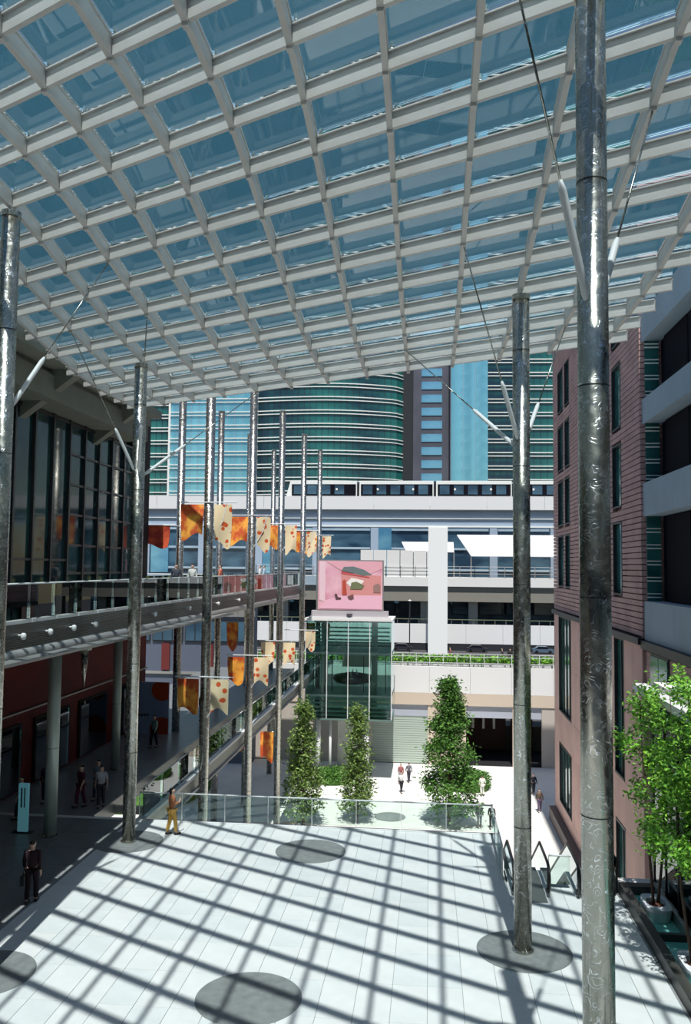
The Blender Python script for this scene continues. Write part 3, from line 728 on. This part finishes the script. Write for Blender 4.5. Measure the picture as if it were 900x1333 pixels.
for q in range(5): bx(X0+.2,X1-.2,Y0+.4,Y0+.5,-3.7+q*.36,-3.55+q*.36).build('blind_slat',MT['blind_teal'],gb)
for x,r_ in ((-10.0,.22),(-5.6,.22),(-8.9,.12)): MB().lathe([(r_,0),(r_,5.55)],(x,Y0+.8,-9.5),16).build('leg',steelw,gb,smooth=True)
bx(-8.4,-6.6,Y0+2.4,Y0+3.4,-9.5,-4).build('service_core',M_conc,gb)
sc_=thing('billboard','pink picture screen standing on top of the glass box','billboard',(-7.1,77,5.05))
bx(-10.2,-4.15,76.25,76.7,5.75,10.35).build('case',M_pipe,sc_)
pk=noise_glass('screen_pink',(.72,.32,.42),(.90,.55,.62),0,.4,(.5,.5,.5))
bx(-10.1,-4.25,76.2,76.25,5.85,10.25).build('picture',pk,sc_)
bx(-10.7,-3.7,76.05,76.9,5.2,5.75).build('base_box',mat('base_grey',(.5,.47,.5),.5),sc_)
bx(-10.9,-3.5,75.9,77.2,5.05,5.2).build('plinth',M_white,sc_)
MB().lathe([(.02,-.02),(.28,0),(.02,.02)],(0,0,0),16).build('logo_patch',M_dark,sc_).location=Vector((-7.2,76.0,5.5))-sc_.location
def flat(name,poly,col,y,em=0):
    mb=MB(); n=len(poly); mb.add([(-10.1+5.85*a,y,5.85+4.4*b) for a,b in poly],[tuple(range(n))]); mb.add([(-10.1+5.85*a,y+.01,5.85+4.4*b) for a,b in poly],[tuple(range(n))[::-1]])
    mb.build(name,mat('print_%02d%02d%02d'%tuple(int(c*99) for c in col),col,.5),sc_)
flat('picture_wall',[(.02,.2),(.11,.16),(.11,.98),(.02,.99)],(.85,.6,.66),76.18)
flat('picture_ceiling',[(.12,.99),(.98,.99),(.98,.84),(.78,.72),(.34,.82)],(.80,.42,.48),76.18)
flat('picture_room',[(.36,.3),(.98,.3),(.98,.70),(.36,.76)],(.72,.30,.28),76.17)
flat('picture_floor',[(.02,.02),(.98,.02),(.98,.3),(.36,.3),(.1,.18)],(.88,.5,.62),76.17)
flat('picture_boat_shape',[(.36,.80),(.40,.88),(.55,.89),(.72,.82),(.84,.72),(.70,.70),(.5,.77)],(.16,.2,.2),76.16)
flat('picture_beam',[(.36,.74),(.36,.79),(.6,.72),(.8,.68),(.8,.66)],(.6,.1,.1),76.15)
flat('picture_bright',[(.44,.55),(.52,.66),(.72,.60),(.66,.5),(.5,.48)],(.9,.86,.8),76.15)
flat('picture_plant',[(.5,.42),(.52,.56),(.6,.58),(.72,.5),(.68,.42)],(.18,.20,.10),76.14)
flat('picture_red',[(.38,.3),(.38,.6),(.43,.62),(.45,.3)],(.5,.08,.05),76.14)
flat('picture_chair',[(.27,.24),(.26,.32),(.29,.33),(.31,.26),(.36,.25),(.36,.21),(.28,.20)],(.12,.06,.07),76.15)
flat('picture_chair',[(.48,.22),(.46,.28),(.55,.32),(.56,.24),(.52,.21)],(.2,.09,.09),76.13)
flat('picture_dark',[(.86,.36),(.86,.5),(.93,.55),(.97,.5),(.97,.36)],(.35,.2,.18),76.14)
# ================================================================ deck, streets and viaducts behind
t=thing('planted_deck_rail','white deck railing with low green planting above the court end wall','railing',(0,84.6,0))
for q in range(-9,6):
    mb=MB(); x=q*4
    for z in (.35,.95,1.25): mb.box(x,x+4,84.5,84.54,z,z+.05)
    for s_ in range(3): mb.box(x+s_*1.34,x+s_*1.34+.05,84.48,84.56,0,1.3)
    mb.build('rail_bay',steelw,t)
    bx(x+.1,x+3.9,85.0,85.5,0,.3).build('planter_box',M_white,t)
def fn(): return Vector((random.uniform(-34,23),random.uniform(85,85.5),random.uniform(.3,1.0))),1
leaves(7500,fn,.34,'low_plants',M_leafl,t)
def viaduct(name,label,y,parts,cat='viaduct'):
    t=thing(name,label,cat,(0,y,0))
    for (nm,x0,x1,d0,d1,z0,z1,mm) in parts: bx(x0,x1,y+d0,y+d1,z0,z1).build(nm,mm,t)
    return t
vg=mat('girder_blue',(.32,.40,.50),.6,0,.08,.1)
ps=[('deck',-140,90,0,9,21.0,21.6,M_conc),('girder',-140,90,.8,8.2,17.9,21.0,vg),('girder_flange',-140,90,.4,.9,17.7,17.95,T_line),('cable_tray',-140,90,.5,.7,19.3,19.45,T_line)]
vd=viaduct('railway_viaduct','elevated railway viaduct crossing behind the court, carrying the train',165,ps)
for q in range(-12,8): bx(q*11+.03,q*11+10.97,164.9,165.3,21.1,23.7).build('parapet_panel',M_white,vd)
bx(-.3,3.45,165.2,171,-7.02,17.7).build('pier',M_pierw,vd,label='white rectangular pier'); 
bx(-75,-71,165.5,173,-7.02,17.7).build('pier',M_pierw,vd); bx(60,64,165.5,173,-7.02,17.7).build('pier',M_pierw,vd)
tr=thing('train','white automated train with dark windows on the upper viaduct','train',(0,168,21.6))
x=-29.2
for c in range(4):
    L=15.2; b=MB(); x1=x+L-.5
    sl_=1.3 if c==0 else 0
    b.add([(x,166.2,22),(x1,166.2,22),(x1,168.6,22),(x,168.6,22),(x+sl_,166.2,26.9),(x1,166.2,26.9),(x1,168.6,26.9),(x+sl_,168.6,26.9)],[(0,3,2,1),(4,5,6,7),(0,1,5,4),(1,2,6,5),(2,3,7,6),(3,0,4,7)])
    o=b.build('car',T_line,tr)
    sub('window_band',bx(x+sl_+.3,x1-.2,166.1,166.2,23.9,26.2).mesh('window_band',M_black),o)
    for q in range(5):
        xa=x+sl_+.7+q*2.75
        if xa+2<x1: sub('window',bx(xa,xa+1.9,166.05,166.1,24.2,26.0).mesh('window',M_bglass),o)
    sub('gangway',bx(x1,x1+.5,166.5,168.2,22.4,26.4).mesh('gangway',M_dark),o)
    for q in (1,3): sub('roof_light',bx(x+q*3.5,x+q*3.5+.35,166.0,166.04,25.0,25.4).mesh('roof_light',T_line),o)
    x+=L
K=184/130
def zc(z): return 9.7+(z-9.7)*K
Y2=184
ps=[('edge_beam',-14,60,0,.4,zc(6.9),zc(8.3),M_white),('girder',-90,60,.6,5,zc(4.6),zc(6.9),mat('girder_olive',(.25,.24,.21),.8)),('edge_beam',-90,-14,0,.4,zc(6.9),zc(8.3),M_band),('deck',-90,60,.4,14,zc(6.9)+.5,zc(8.3),M_conc)]
v2=viaduct('footbridge_deck','lower pedestrian deck with white screens crossing behind the glass box and the white pier',Y2,ps,'bridge')
zd=zc(8.3)
for q in range(-5,1):
    x=q*2.9-.6; bx(x,x+2.75,Y2+.2,Y2+.3,zd,zc(12.4)).build('white_screen',M_white,v2)
for q in range(-12,14):
    x=q*3.2; bx(x,x+.14,Y2-.05,Y2+.08,zd,zd+2.4).build('post',M_pipe if q%3 else M_dark,v2)
    for z in (.8,1.6,2.3): bx(x,x+3.2,Y2,Y2+.05,zd+z,zd+z+.08).build('rail',steelw,v2)
for q in range(-3,7):
    x=q*10.5-2; bx(x,x+2,Y2+3,Y2+5,-7.02,zc(4.6)).build('column',M_pipe,v2)
for q in range(-8,9):
    x=q*6.2-1; f=bx(x,x+5.2,Y2+13.7,Y2+14,-1,3).build('shop_window',M_dark,v2); sub('pane',bx(x+.2,x+5,Y2+13.6,Y2+13.7,-.8,2.8).mesh('pane',M_bglass),f)
def canopy(x0,x1,y,z0,z1,sl,label):
    t=thing('canopy',label,'canopy',(x0,y,z0)); mb=MB()
    mb.add([(x0+sl,y,z0),(x1,y,z0),(x1,y+5,z1),(x0,y+5,z1),(x0+sl,y,z0+.2),(x1,y,z0+.2),(x1,y+5,z1+.2),(x0,y+5,z1+.2)],[(0,3,2,1),(4,5,6,7),(0,1,5,4),(1,2,6,5),(2,3,7,6),(3,0,4,7)])
    mb.build('roof_sheet',M_white,t)
    for q in range(4):
        xx=x0+sl+(x1-x0-sl)*q/3; bx(xx-.12,xx+.12,y+.2,y+.44,zd,z0+.15).build('canopy_post',M_pipe,t)
canopy(6.2,38,190,zc(11.6),zc(15.0),3,'large white sloping canopy at the right behind the footbridge')
canopy(-6.5,5.4,190,zc(12.2),zc(13.8),1.2,'smaller white sloping canopy beside the white pier')
t=thing('road_parapet','long white road wall low behind the planted deck','wall',(0,174,-7))
for q in range(-9,7): bx(q*7.4+.02,q*7.4+7.38,174,174.4,-5.6,-1.7).build('wall_panel',M_white,t)
bx(-66,52,174.1,174.6,-7.02,-5.6).build('wall_base',M_dark,t)
for q in range(-28,24): bx(q*2.2,q*2.2+.09,174.1,174.2,-1.7,-.7).build('baluster',M_pipe,t)
bx(-62,52,174.05,174.2,-.8,-.68).build('top_rail',mat('yellow_rail',(.6,.62,.35),.5),t)
random.seed(9)
def car(x,y,label,col):
    t=thing('car',label,'car',(x,y,-7.02)); GZ=-7.02
    mb=MB(); p=[(a,b+GZ) for a,b in ((-2.1,.3),(2.1,.3),(2.15,.75),(1.3,.9),(.7,1.4),(-1.0,1.42),(-1.7,.95),(-2.15,.85))]
    n=len(p)
    for yy in (y-.8,y+.8): mb.v+=[(x+a,yy,b) for a,b in p]
    mb.f+=[tuple(range(n)),tuple(range(2*n-1,n-1,-1))]+[(k,k+n,(k+1)%n+n,(k+1)%n) for k in range(n)]
    mb.build('body',mat('car_%d'%int(col[0]*100),col,.25),t)
    mb=MB().add([(x-1.5,y-.82,.95+GZ),(x+1.1,y-.82,.95+GZ),(x+.65,y-.81,1.34+GZ),(x-.95,y-.81,1.36+GZ)],[(0,1,2,3)]); mb.build('window',M_black,t)
    for dx in (-1.3,1.3):
        w_=MB().tube([(x+dx,y-.84,.32+GZ),(x+dx,y+.84,.32+GZ)],.32,12).build('wheel',M_rubber,t)
car(-5.5,172,'dark car on the far street left of the white pier, half behind the planting',(.03,.03,.04)); car(9.5,172,'dark blue car on the far street between the white pier and the steel column',(.03,.05,.12))
car(22.5,172,'blue-grey car on the far street by the terracotta building',(.08,.13,.18))
t=thing('back_building','dark office block with pale columns behind the railway viaduct','building',(0,200,0))
bx(-120,60,201,210,-7.02,23).build('core',M_bglass,t)
for q in range(-7,4):
    bx(q*14,q*14+1.8,199.8,201,-1,22).build('column',MT['girder_blue'],t)
    for z in (4,9,14,18.5): bx(q*14+2,q*14+13.8,200.6,201,z,z+.5).build('sill',M_band,t)
for x in (-13.5,-42,-68): bx(x,x+4.4,200.3,201,8,22).build('light_bay',T_win,t)
# ================================================================ tower
tw=thing('office_tower','huge glass office tower with double white floor lines filling the background','tower',(-20,250,0))
FP=3.88; ZB=54.1-FP*11; NF=40
def arc(x0,x1,n,yf): return [(x0+(x1-x0)*i/n,yf((i/n))) for i in range(n+1)]
secs=[('a',arc(-190,-76.4,4,lambda f:243),T_green,1),('b',arc(-76.4,-50.3,4,lambda f:239),T_blue,1),
 ('c',arc(-50.3,-4.4,26,lambda f:237+6*(2*f-.75)**2*(1 if f>.375 else .5)+(9*((f-.85)/.15)**2 if f>.85 else 0)),T_green,1),
 ('e',arc(5.8,16.3,3,lambda f:240),T_blue,0),('f',arc(16.3,62,12,lambda f:243+2*f),T_green,1)]
def strip(pl,z0,z1,dy0,dy1):
    mb=MB()
    for (xa,ya),(xb,yb) in zip(pl[:-1],pl[1:]):
        mb.add([(xa,ya+dy0,z0),(xb,yb+dy0,z0),(xb,yb+dy1,z0),(xa,ya+dy1,z0),(xa,ya+dy0,z1),(xb,yb+dy0,z1),(xb,yb+dy1,z1),(xa,ya+dy1,z1)],[(0,3,2,1),(4,5,6,7),(0,1,5,4),(2,3,7,6)])
    return mb
for nm,pl,mm,ln in secs:
    band=strip(pl,.7,FP-.7,.0,.6).mesh('window_band',mm); sp=strip(pl,-.7,.7,.0,.6).mesh('spandrel',mm)
    li=MB()
    for zz in (-.62,.38): 
        q=strip(pl,zz,zz+.26,-.35,.0); li.add(q.v,q.f)
    lm=li.mesh('white_sill',T_line)
    for k in range(NF):
        z=ZB+FP*k; o=link('window_band',band,tw,loc=Vector((0,0,z))-tw.location); 
        o2=link('spandrel',sp,tw,loc=Vector((0,0,z))-tw.location)
        if ln and not (nm=='b' and k%1): link('white_sill',lm,tw,loc=Vector((0,0,z))-tw.location)
    mb=MB(); zt=ZB+FP*NF
    for i in range(0,len(pl)-1):
        (xa,ya),(xb,yb)=pl[i],pl[i+1]
        ns=max(1,int((xb-xa)/(1.75 if mm is T_green else 2.1)))
        for s_ in range(ns):
            x=xa+(xb-xa)*s_/ns; yv=ya+(yb-ya)*s_/ns; mb.box(x-.05,x+.05,yv-.12,yv,ZB-1,zt)
    mb.build('mullions',M_dark if mm is T_green else MT['girder_blue'],tw,kind='stuff')
bx(-150,62,243,262,0,ZB-.7).box(-185,60,246,275,ZB-1,ZB+FP*NF).build('core',M_dark,tw)
bx(-5,6,245.5,248,ZB-1,ZB+FP*NF).build('recess_wall',T_dark,tw)
wm=bx(-2.6,3.4,245.3,245.5,0,2.3).mesh('recess_window',T_win); rs=bx(-4.6,5.6,245.7,246,0,.5).mesh('recess_sill',MT['girder_blue'])
for k in range(NF):
    z=ZB+FP*k; link('recess_window',wm,tw,loc=Vector((0,0,z+.2))-tw.location)
for a in (5.6,): bx(a,a+.3,240,247,ZB-1,ZB+FP*NF).build('corner_fin',M_dark,tw)
bx(-50.5,-49.9,236.5,243,ZB-1,ZB+FP*NF).build('corner_fin',T_line,tw); bx(-76.6,-76,238.5,244,ZB-1,ZB+FP*NF).build('corner_fin',T_line,tw)
rbd=thing('added_rear_building','unseen dark glass building added behind the viewer to hold back sky light','building',(0,-30,0))  # out of view, added to cut the sky light from behind
bx(-50,40,-45,-14.3,0,36).build('core',M_bglass,rbd)
for q in range(9): bx(-50,40,-14.3,-14,1+q*4,1.7+q*4).build('floor_band',M_pipe,rbd)
# ================================================================ banners
def bannermat(name,base,spot,scale,th):
    m=bpy.data.materials.new(name); m.use_nodes=True; n=m.node_tree; b=n.nodes['Principled BSDF']; b.inputs['Roughness'].default_value=.7
    tc=n.nodes.new('ShaderNodeTexCoord'); vo=n.nodes.new('ShaderNodeTexVoronoi'); vo.inputs['Scale'].default_value=scale
    n.links.new(tc.outputs['Object'],vo.inputs['Vector']); r=n.nodes.new('ShaderNodeValToRGB')
    e=r.color_ramp.elements; e[0].position=0; e[0].color=(.05,.02,.02,1); e[1].position=th*.35; e[1].color=(*spot,1)
    q=e.new(th); q.color=(*spot,1); q=e.new(th+.03); q.color=(*base,1); r.color_ramp.interpolation='LINEAR'
    n.links.new(vo.outputs['Distance'],r.inputs[0]); n.links.new(r.outputs[0],b.inputs['Base Color']); MT[name]=m; return m
B_or=noise_glass('banner_orange',(.62,.08,.01),(.95,.42,.05),0,.7,(2.2,2.2,1.6),(.42,.6)); B_cr=bannermat('banner_cream',(.80,.66,.42),(.62,.10,.02),2.6,.3)
B_rd=noise_glass('banner_red',(.35,.02,.01),(.65,.10,.03),0,.7,(2,2,2))
random.seed(21)
def banner(x,y,z,w_,h_,m,label,group=None,cord=None):
    mb=MB(); nx,nz=8,10; ph=random.uniform(0,6)
    for s_ in (0,.012):
        for j in range(nz+1):
            for i in range(nx+1):
                u,v=i/nx,j/nz; low=.12*h_*math.sin(u*PI*1.5+ph) 
                mb.v.append((x+w_*(u-.5)*(1-.12*v*v),y+s_+.16*math.sin(u*3.1+v*2.2+ph)*v,z-(h_+low)*v))
    n=(nx+1)*(nz+1)
    for j in range(nz):
        for i in range(nx):
            a=j*(nx+1)+i; mb.f.append((a,a+1,a+nx+2,a+nx+1)); mb.f.append((n+a,n+a+nx+1,n+a+nx+2,n+a+1))
    o=mb.build('banner',m,smooth=True); tag(o,label,'banner',group)
    if cord: link('cord',MB().tube([(x-w_*.45,y,z),(x-w_*.45,y,cord)],.012,5).tube([(x+w_*.45,y,z),(x+w_*.45,y,cord)],.012,5).tube([(x-w_*.5,y,z),(x+w_*.5,y,z)],.02,6).mesh('cord',STEEL),o,loc=(0,0,0))
ords=['first','second','third','fourth','fifth']
for j,y in enumerate((39.2,49.0,58.8,69.2,79.5)):
    banner(-11.25,y-.25,12.6,1.15,1.55,B_or if j!=1 else B_or,f'orange banner left of the {ords[j]} front-row pole, upper tier','banners on the poles')
    banner(-9.75,y-.25,12.6,.85,1.9,B_cr,f'cream banner with red discs right of the {ords[j]} front-row pole, upper tier','banners on the poles')
    if j!=3: banner(-11.25,y-.25,4.4,1.0,1.5,B_or if j!=2 else B_cr,f'{"orange" if j!=2 else "spotted"} banner left of the {ords[j]} front-row pole, lower tier','banners on the poles')
    banner(-9.75,y-.25,4.4,.85,1.5,B_cr,f'cream banner with red discs right of the {ords[j]} front-row pole, lower tier','banners on the poles')
banner(-15.8,47.6,12.0,1.5,1.2,B_rd,'dark red banner by the first rear-row pole','banners on the poles')
banner(-13.6,57.6,5.8,.8,1.8,B_or,'orange banner hanging under the balcony beside the second rear-row pole',cord=6.97)
for (x,y,cz,lb) in ((-10.97,57.2,-.7,'orange lantern banner hanging above the court under the outer beam'),(-13.4,60.5,-.5,'red lantern banner hanging deeper under the walkway')):
    banner(x,y,-1.5,.9,1.9,B_or,lb,cord=cz)
# ================================================================ people
SK_T=[(.62,.40,.30),(.50,.32,.23)]
def skin(name,verts,edges,rad,m,parent,sub_=1):
    me=bpy.data.meshes.new(name); me.from_pydata([tuple(v) for v in verts],edges,[]); me.materials.append(m)
    o=bpy.data.objects.new(name,me); C.objects.link(o); o.parent=parent
    bm=bmesh.new(); bm.from_mesh(me); ly=bm.verts.layers.skin.verify(); bm.verts.ensure_lookup_table()
    for v,r_ in zip(bm.verts,rad): v[ly].radius=(r_,r_) if not isinstance(r_,tuple) else r_
    bm.verts[0][ly].use_root=True; bm.to_mesh(me); bm.free()
    s=o.modifiers.new('skin','SKIN'); s.use_smooth_shade=True
    if sub_: b=o.modifiers.new('subdivision','SUBSURF'); b.levels=sub_; b.render_levels=sub_
    return o
def person(x,y,z,h,face,label,top,legs,hair=(.02,.015,.012),stride=.18,group=None,skirt=False,longsleeve=True,bag=None,arm=0.0,fingers=True,longhair=False,sub_=1):
    t=bpy.data.objects.new('person',None); C.objects.link(t); t.location=(x,y,z); t.rotation_euler=(0,0,R(face)); s=h/1.75; t.scale=(s,s,s)
    t['label']=label; t['category']='person'
    if group: t['group']=group
    sk=mat('skin_tone',SK_T[0],.6)
    st=stride; V=[(0,0,.96),(0,.005,1.12),(0,0,1.32),(0,-.005,1.44),(0,.0,1.52),(0,.012,1.60),(0,.012,1.68),(0,.105,1.625),(.085,.0,1.63),(-.085,0,1.63)]
    Rr=[(.12,.09),(.11,.085),(.13,.09),(.065,.06),(.052,.052),(.082,.095),(.08,.095),.013,.014,.014]
    Ed=[(0,1),(1,2),(2,3),(3,4),(4,5),(5,6),(5,7),(5,8),(5,9)]
    def ap(p,r_,par): V.append(p); Rr.append(r_); Ed.append((par,len(V)-1)); return len(V)-1
    L={}
    for sd in (1,-1):
        sw=st*sd
        a=ap((.10*sd,0,.90),.088,0); b=ap((.10*sd,.04+sw*.55,.51),.06,a); c=ap((.10*sd,-.01+sw,.10),.038,b); d_=ap((.105*sd,.13+sw,.035),(.04,.03),c)
        L['leg%d'%sd]=(a,b,c,d_)
        ar=arm if sd==1 else 0
        a=ap((.185*sd,0,1.40),.06,2); b=ap((.235*sd,-.03-sw*.5+.05*ar,1.14),.042,a)
        if ar: c=ap((.15*sd,.24,1.22),.03,b); dr=Vector((-.5*sd,.3,.6)).normalized()
        else: c=ap((.25*sd,.05-sw*.9,.90),.029,b); dr=Vector((.02*sd,.12,-1)).normalized()
        pv=Vector(V[c])+dr*.08; d_=ap(tuple(pv),(.036,.02),c); L['arm%d'%sd]=(a,b,c,d_)
        if fingers:
            side=Vector((0,1,0)) if not ar else Vector((1,0,0))
            for q in range(4):
                off=side*(-.027+.018*q); ln=(.062,.072,.068,.052)[q]
                p1=pv+off+dr*.03; i1=ap(tuple(p1),.0085,d_); cu=Vector((-.4*sd,0,0)); p2=p1+(dr+cu*.6).normalized()*ln*.6; i2=ap(tuple(p2),.0075,i1); p3=p2+(dr+cu*1.6).normalized()*ln*.45; ap(tuple(p3),.006,i2)
            tb=Vector(V[c])+dr*.035+side*.035; i1=ap(tuple(tb),.010,d_) ; ap(tuple(tb+dr*.035+side*.018),.008,i1)
    skin('body',V,Ed,Rr,sk,t,sub_)
    tm=mat('cloth_%02d%02d%02d'%tuple(int(99*c) for c in top),top,.85,0,.15,6); lm=mat('cloth_%02d%02d%02d'%tuple(int(99*c) for c in legs),legs,.85,0,.15,6)
    g=.022
    v=[(0,0,.90),(0,.0,1.12),(0,0,1.32),(0,-.005,1.435)]; r_=[(.165,.13),(.155,.125),(.175,.13),(.085,.085)]; e=[(0,1),(1,2),(2,3)]
    for sd in (1,-1):
        a,b,c,_=L['arm%d'%sd]; o=len(v); v+=[V[a],V[b]]; r_+=[.078,.06]; e+=[(2,o),(o,o+1)]
        if longsleeve: v.append(tuple(Vector(V[b]).lerp(Vector(V[c]),.93))); r_.append(.044); e.append((o+1,o+2))
    skin('top_garment',v,e,r_,tm,t,sub_)
    v=[(0,0,.99)]; r_=[(.165,.125)]; e=[]
    if skirt:
        v+=[(0,.0,.80),(0,.0,.55)]; r_+=[(.19,.15),(.20,.17)]; e=[(0,1),(1,2)]
    else:
        for sd in (1,-1):
            a,b,c,_=L['leg%d'%sd]; o=len(v); v+=[V[a],V[b],tuple(Vector(V[c])+Vector((0,0,.0)))]; r_+=[.108,.085,.072]; e+=[(0,o),(o,o+1),(o+1,o+2)]
    skin('trousers' if not skirt else 'skirt',v,e,r_,lm,t,sub_)
    hm=mat('hair_%d'%int(hair[0]*100),hair,.6)
    v=[(0,-.02,1.715),(0,-.05,1.66),(0,-.05,1.60)]; r_=[(.092,.088),(.092,.085),(.075,.06)]; e=[(0,1),(1,2)]
    if longhair: v.append((0,-.07,1.47)); r_.append((.10,.05)); e.append((2,3))
    skin('hair',v,e,r_,hm,t,1)
    for sd in (1,-1):
        link('eye',MB().lathe([(.002,-.008),(.009,0),(.002,.008)],(.032*sd,.098,1.645),8).mesh('eye',M_dark),t,loc=(0,0,0))
        c=V[L['leg%d'%sd][2]]
        link('shoe',MB().box(c[0]-.045,c[0]+.045,c[1]-.06,c[1]+.2,0,.075).mesh('shoe',M_dark),t,loc=(0,0,0),bevel=.02)
    link('mouth',MB().box(-.025,.025,.096,.104,1.575,1.583).mesh('mouth',mat('lip',(.4,.12,.1),.6)),t,loc=(0,0,0))
    if bag:
        c=V[L['arm-1'][2]]
        b=thing_local('handbag' if bag!='case' else 'briefcase',t,x,y,z,c,s,face,bag,label)
    return t
def thing_local(name,t,x,y,z,c,s,face,kind,label):
    o=MB().box(-.06,.06,-.2,.2,-.36,-.08).mesh(name,M_dark)
    ob=bpy.data.objects.new(name,o); C.objects.link(ob); mw=Matrix.Translation((x,y,z))@Matrix.Rotation(R(face),4,'Z')@Matrix.Scale(s,4)
    ob.matrix_world=mw@Matrix.Translation((c[0]-.02,c[1]+.02,c[2]-.09)); b=ob.modifiers.new('bevel','BEVEL'); b.width=.02; b.segments=2
    tag(ob,('dark shoulder bag of the ' if kind!='case' else 'black briefcase held by the ')+label.split(',')[0].replace('person in ','figure in ')[:60],'bag')
    h=MB().tube([(0,-.09,-.08),(0,-.07,.02),(0,.07,.02),(0,.09,-.08)],.012,6).mesh('handle',M_dark)
    hh=bpy.data.objects.new('handle',h); C.objects.link(hh); hh.parent=ob
    return ob
person(-9.25,30.3,0,1.68,-55,'person in orange-brown top and mustard trousers walking by the railing, hand raised',(.42,.17,.08),(.72,.42,.10),stride=.14,longsleeve=True,arm=1,longhair=True)
person(-11.35,23.8,0,1.78,8,'person in dark maroon suit carrying a briefcase, in the shade at the left',(.022,.007,.012),(.016,.006,.010),stride=.1,bag='case')
random.seed(5)
for (x,y,f,lb,tp,lg) in ((-13.6,34.2,170,'person in pale blue shirt among the shaded group left of the column',(.22,.30,.38),(.06,.06,.10)),(-13.1,33.3,200,'person in white blouse with bare arms in the shaded group by the column',(.5,.5,.55),(.04,.04,.05)),
    (-13.9,33.2,150,'person in maroon dress standing in the shaded group',(.12,.02,.04),(.12,.02,.04)),(-15.5,33.5,180,'person in dark clothes deep in the shade before the red shops',(.06,.03,.05),(.03,.02,.03)),(-15.4,31.2,120,'person with pale face half hidden beside the light blue sign panel',(.10,.14,.10),(.03,.03,.03))):
    person(x,y,0,1.66,f,lb,tp,lg,stride=random.uniform(.02,.2),longsleeve=random.random()<.5)
low=[(-2.35,73.6,-160,'person in white top and black trousers striding across the sunlit court',(.75,.75,.75),(.02,.02,.03),.3),(-1.8,77.2,20,'person in grey jacket walking behind the white-topped one on the court',(.18,.18,.22),(.06,.06,.08),.2),(-2.5,76.6,170,'person with reddish top farther back on the sunlit court',(.35,.12,.12),(.3,.3,.3),.15),
 (4.5,73.4,10,'person all in white standing before the round hedge',(.8,.82,.75),(.8,.8,.74),.05),(3.75,64.6,180,'person in grey seen through the railing, left of a pair on the court',(.16,.17,.20),(.20,.22,.25),.08),(4.65,64.5,175,'person in black suit, right one of a pair on the court',(.03,.03,.035),(.02,.02,.02),.16),
 (8.9,74.6,190,'person in black suit walking in the shade beside the terracotta wall',(.02,.02,.03),(.02,.02,.03),.22),(8.75,69.4,180,'person in brown jacket walking nearest the terracotta wall',(.13,.09,.06),(.12,.08,.14),.2)]
for (x,y,f,lb,tp,lg,st) in low: person(x,y,-9.5,1.76,f,lb,tp,lg,stride=st,fingers=False)
up=[(-12.3,48.8,90,'person in orange-pink leaning at the balcony guard behind the first pole',(.6,.18,.12),(.1,.06,.06)),(-12.4,61,90,'person in white shirt at the far balcony guard, left of a pair',(.8,.8,.82),(.2,.25,.3)),(-12.3,62.0,95,'person in pale blue shirt at the far balcony guard, right of a pair',(.45,.58,.75),(.3,.35,.4)),
 (-13.2,43,200,'person in dark jacket seen through the balcony glass left of the first pole',(.04,.05,.07),(.05,.05,.06)),(-12.7,44.3,180,'person in light grey top seen through the balcony glass',(.5,.55,.55),(.2,.25,.25))]
for (x,y,f,lb,tp,lg) in up: person(x,y,8.1,1.68,f,lb,tp,lg,stride=.05,fingers=False)
for (x,y,f,lb,tp) in ((8.05,86.3,180,'person in black on the planted deck, just left of the steel column',(.02,.02,.02)),(7.3,86.6,90,'person in dark clothes on the planted deck, second from the steel column',(.05,.03,.04)),(2.1,86.4,100,'person in dark trousers walking on the planted deck mid-span',(.3,.1,.1)),
   (-14.2,52.5,180,'person in black walking on the street-level walkway by the second pole',(.02,.02,.03)),(-14.6,44.3,150,'person in pale green shirt on the street-level walkway beyond the left column',(.3,.5,.45))):
    person(x,y,0,1.74,f,lb,tp,(.03,.03,.04),stride=.15,fingers=False)
for (x,lb) in ((-2.8,'slim dark lamp post left of the white pier'),(17.6,'slim dark lamp post by the terracotta building')):
    t=thing('lamp_post',lb,'lamp',(x,120,-7.02)); MB().tube([(x,120,-7.02),(x,120,5)],.08,8).build('post',M_dark,t); MB().lathe([(.05,0),(.25,.05),(.05,.2)],(x,120,5),12).build('lamp_head',T_line,t)
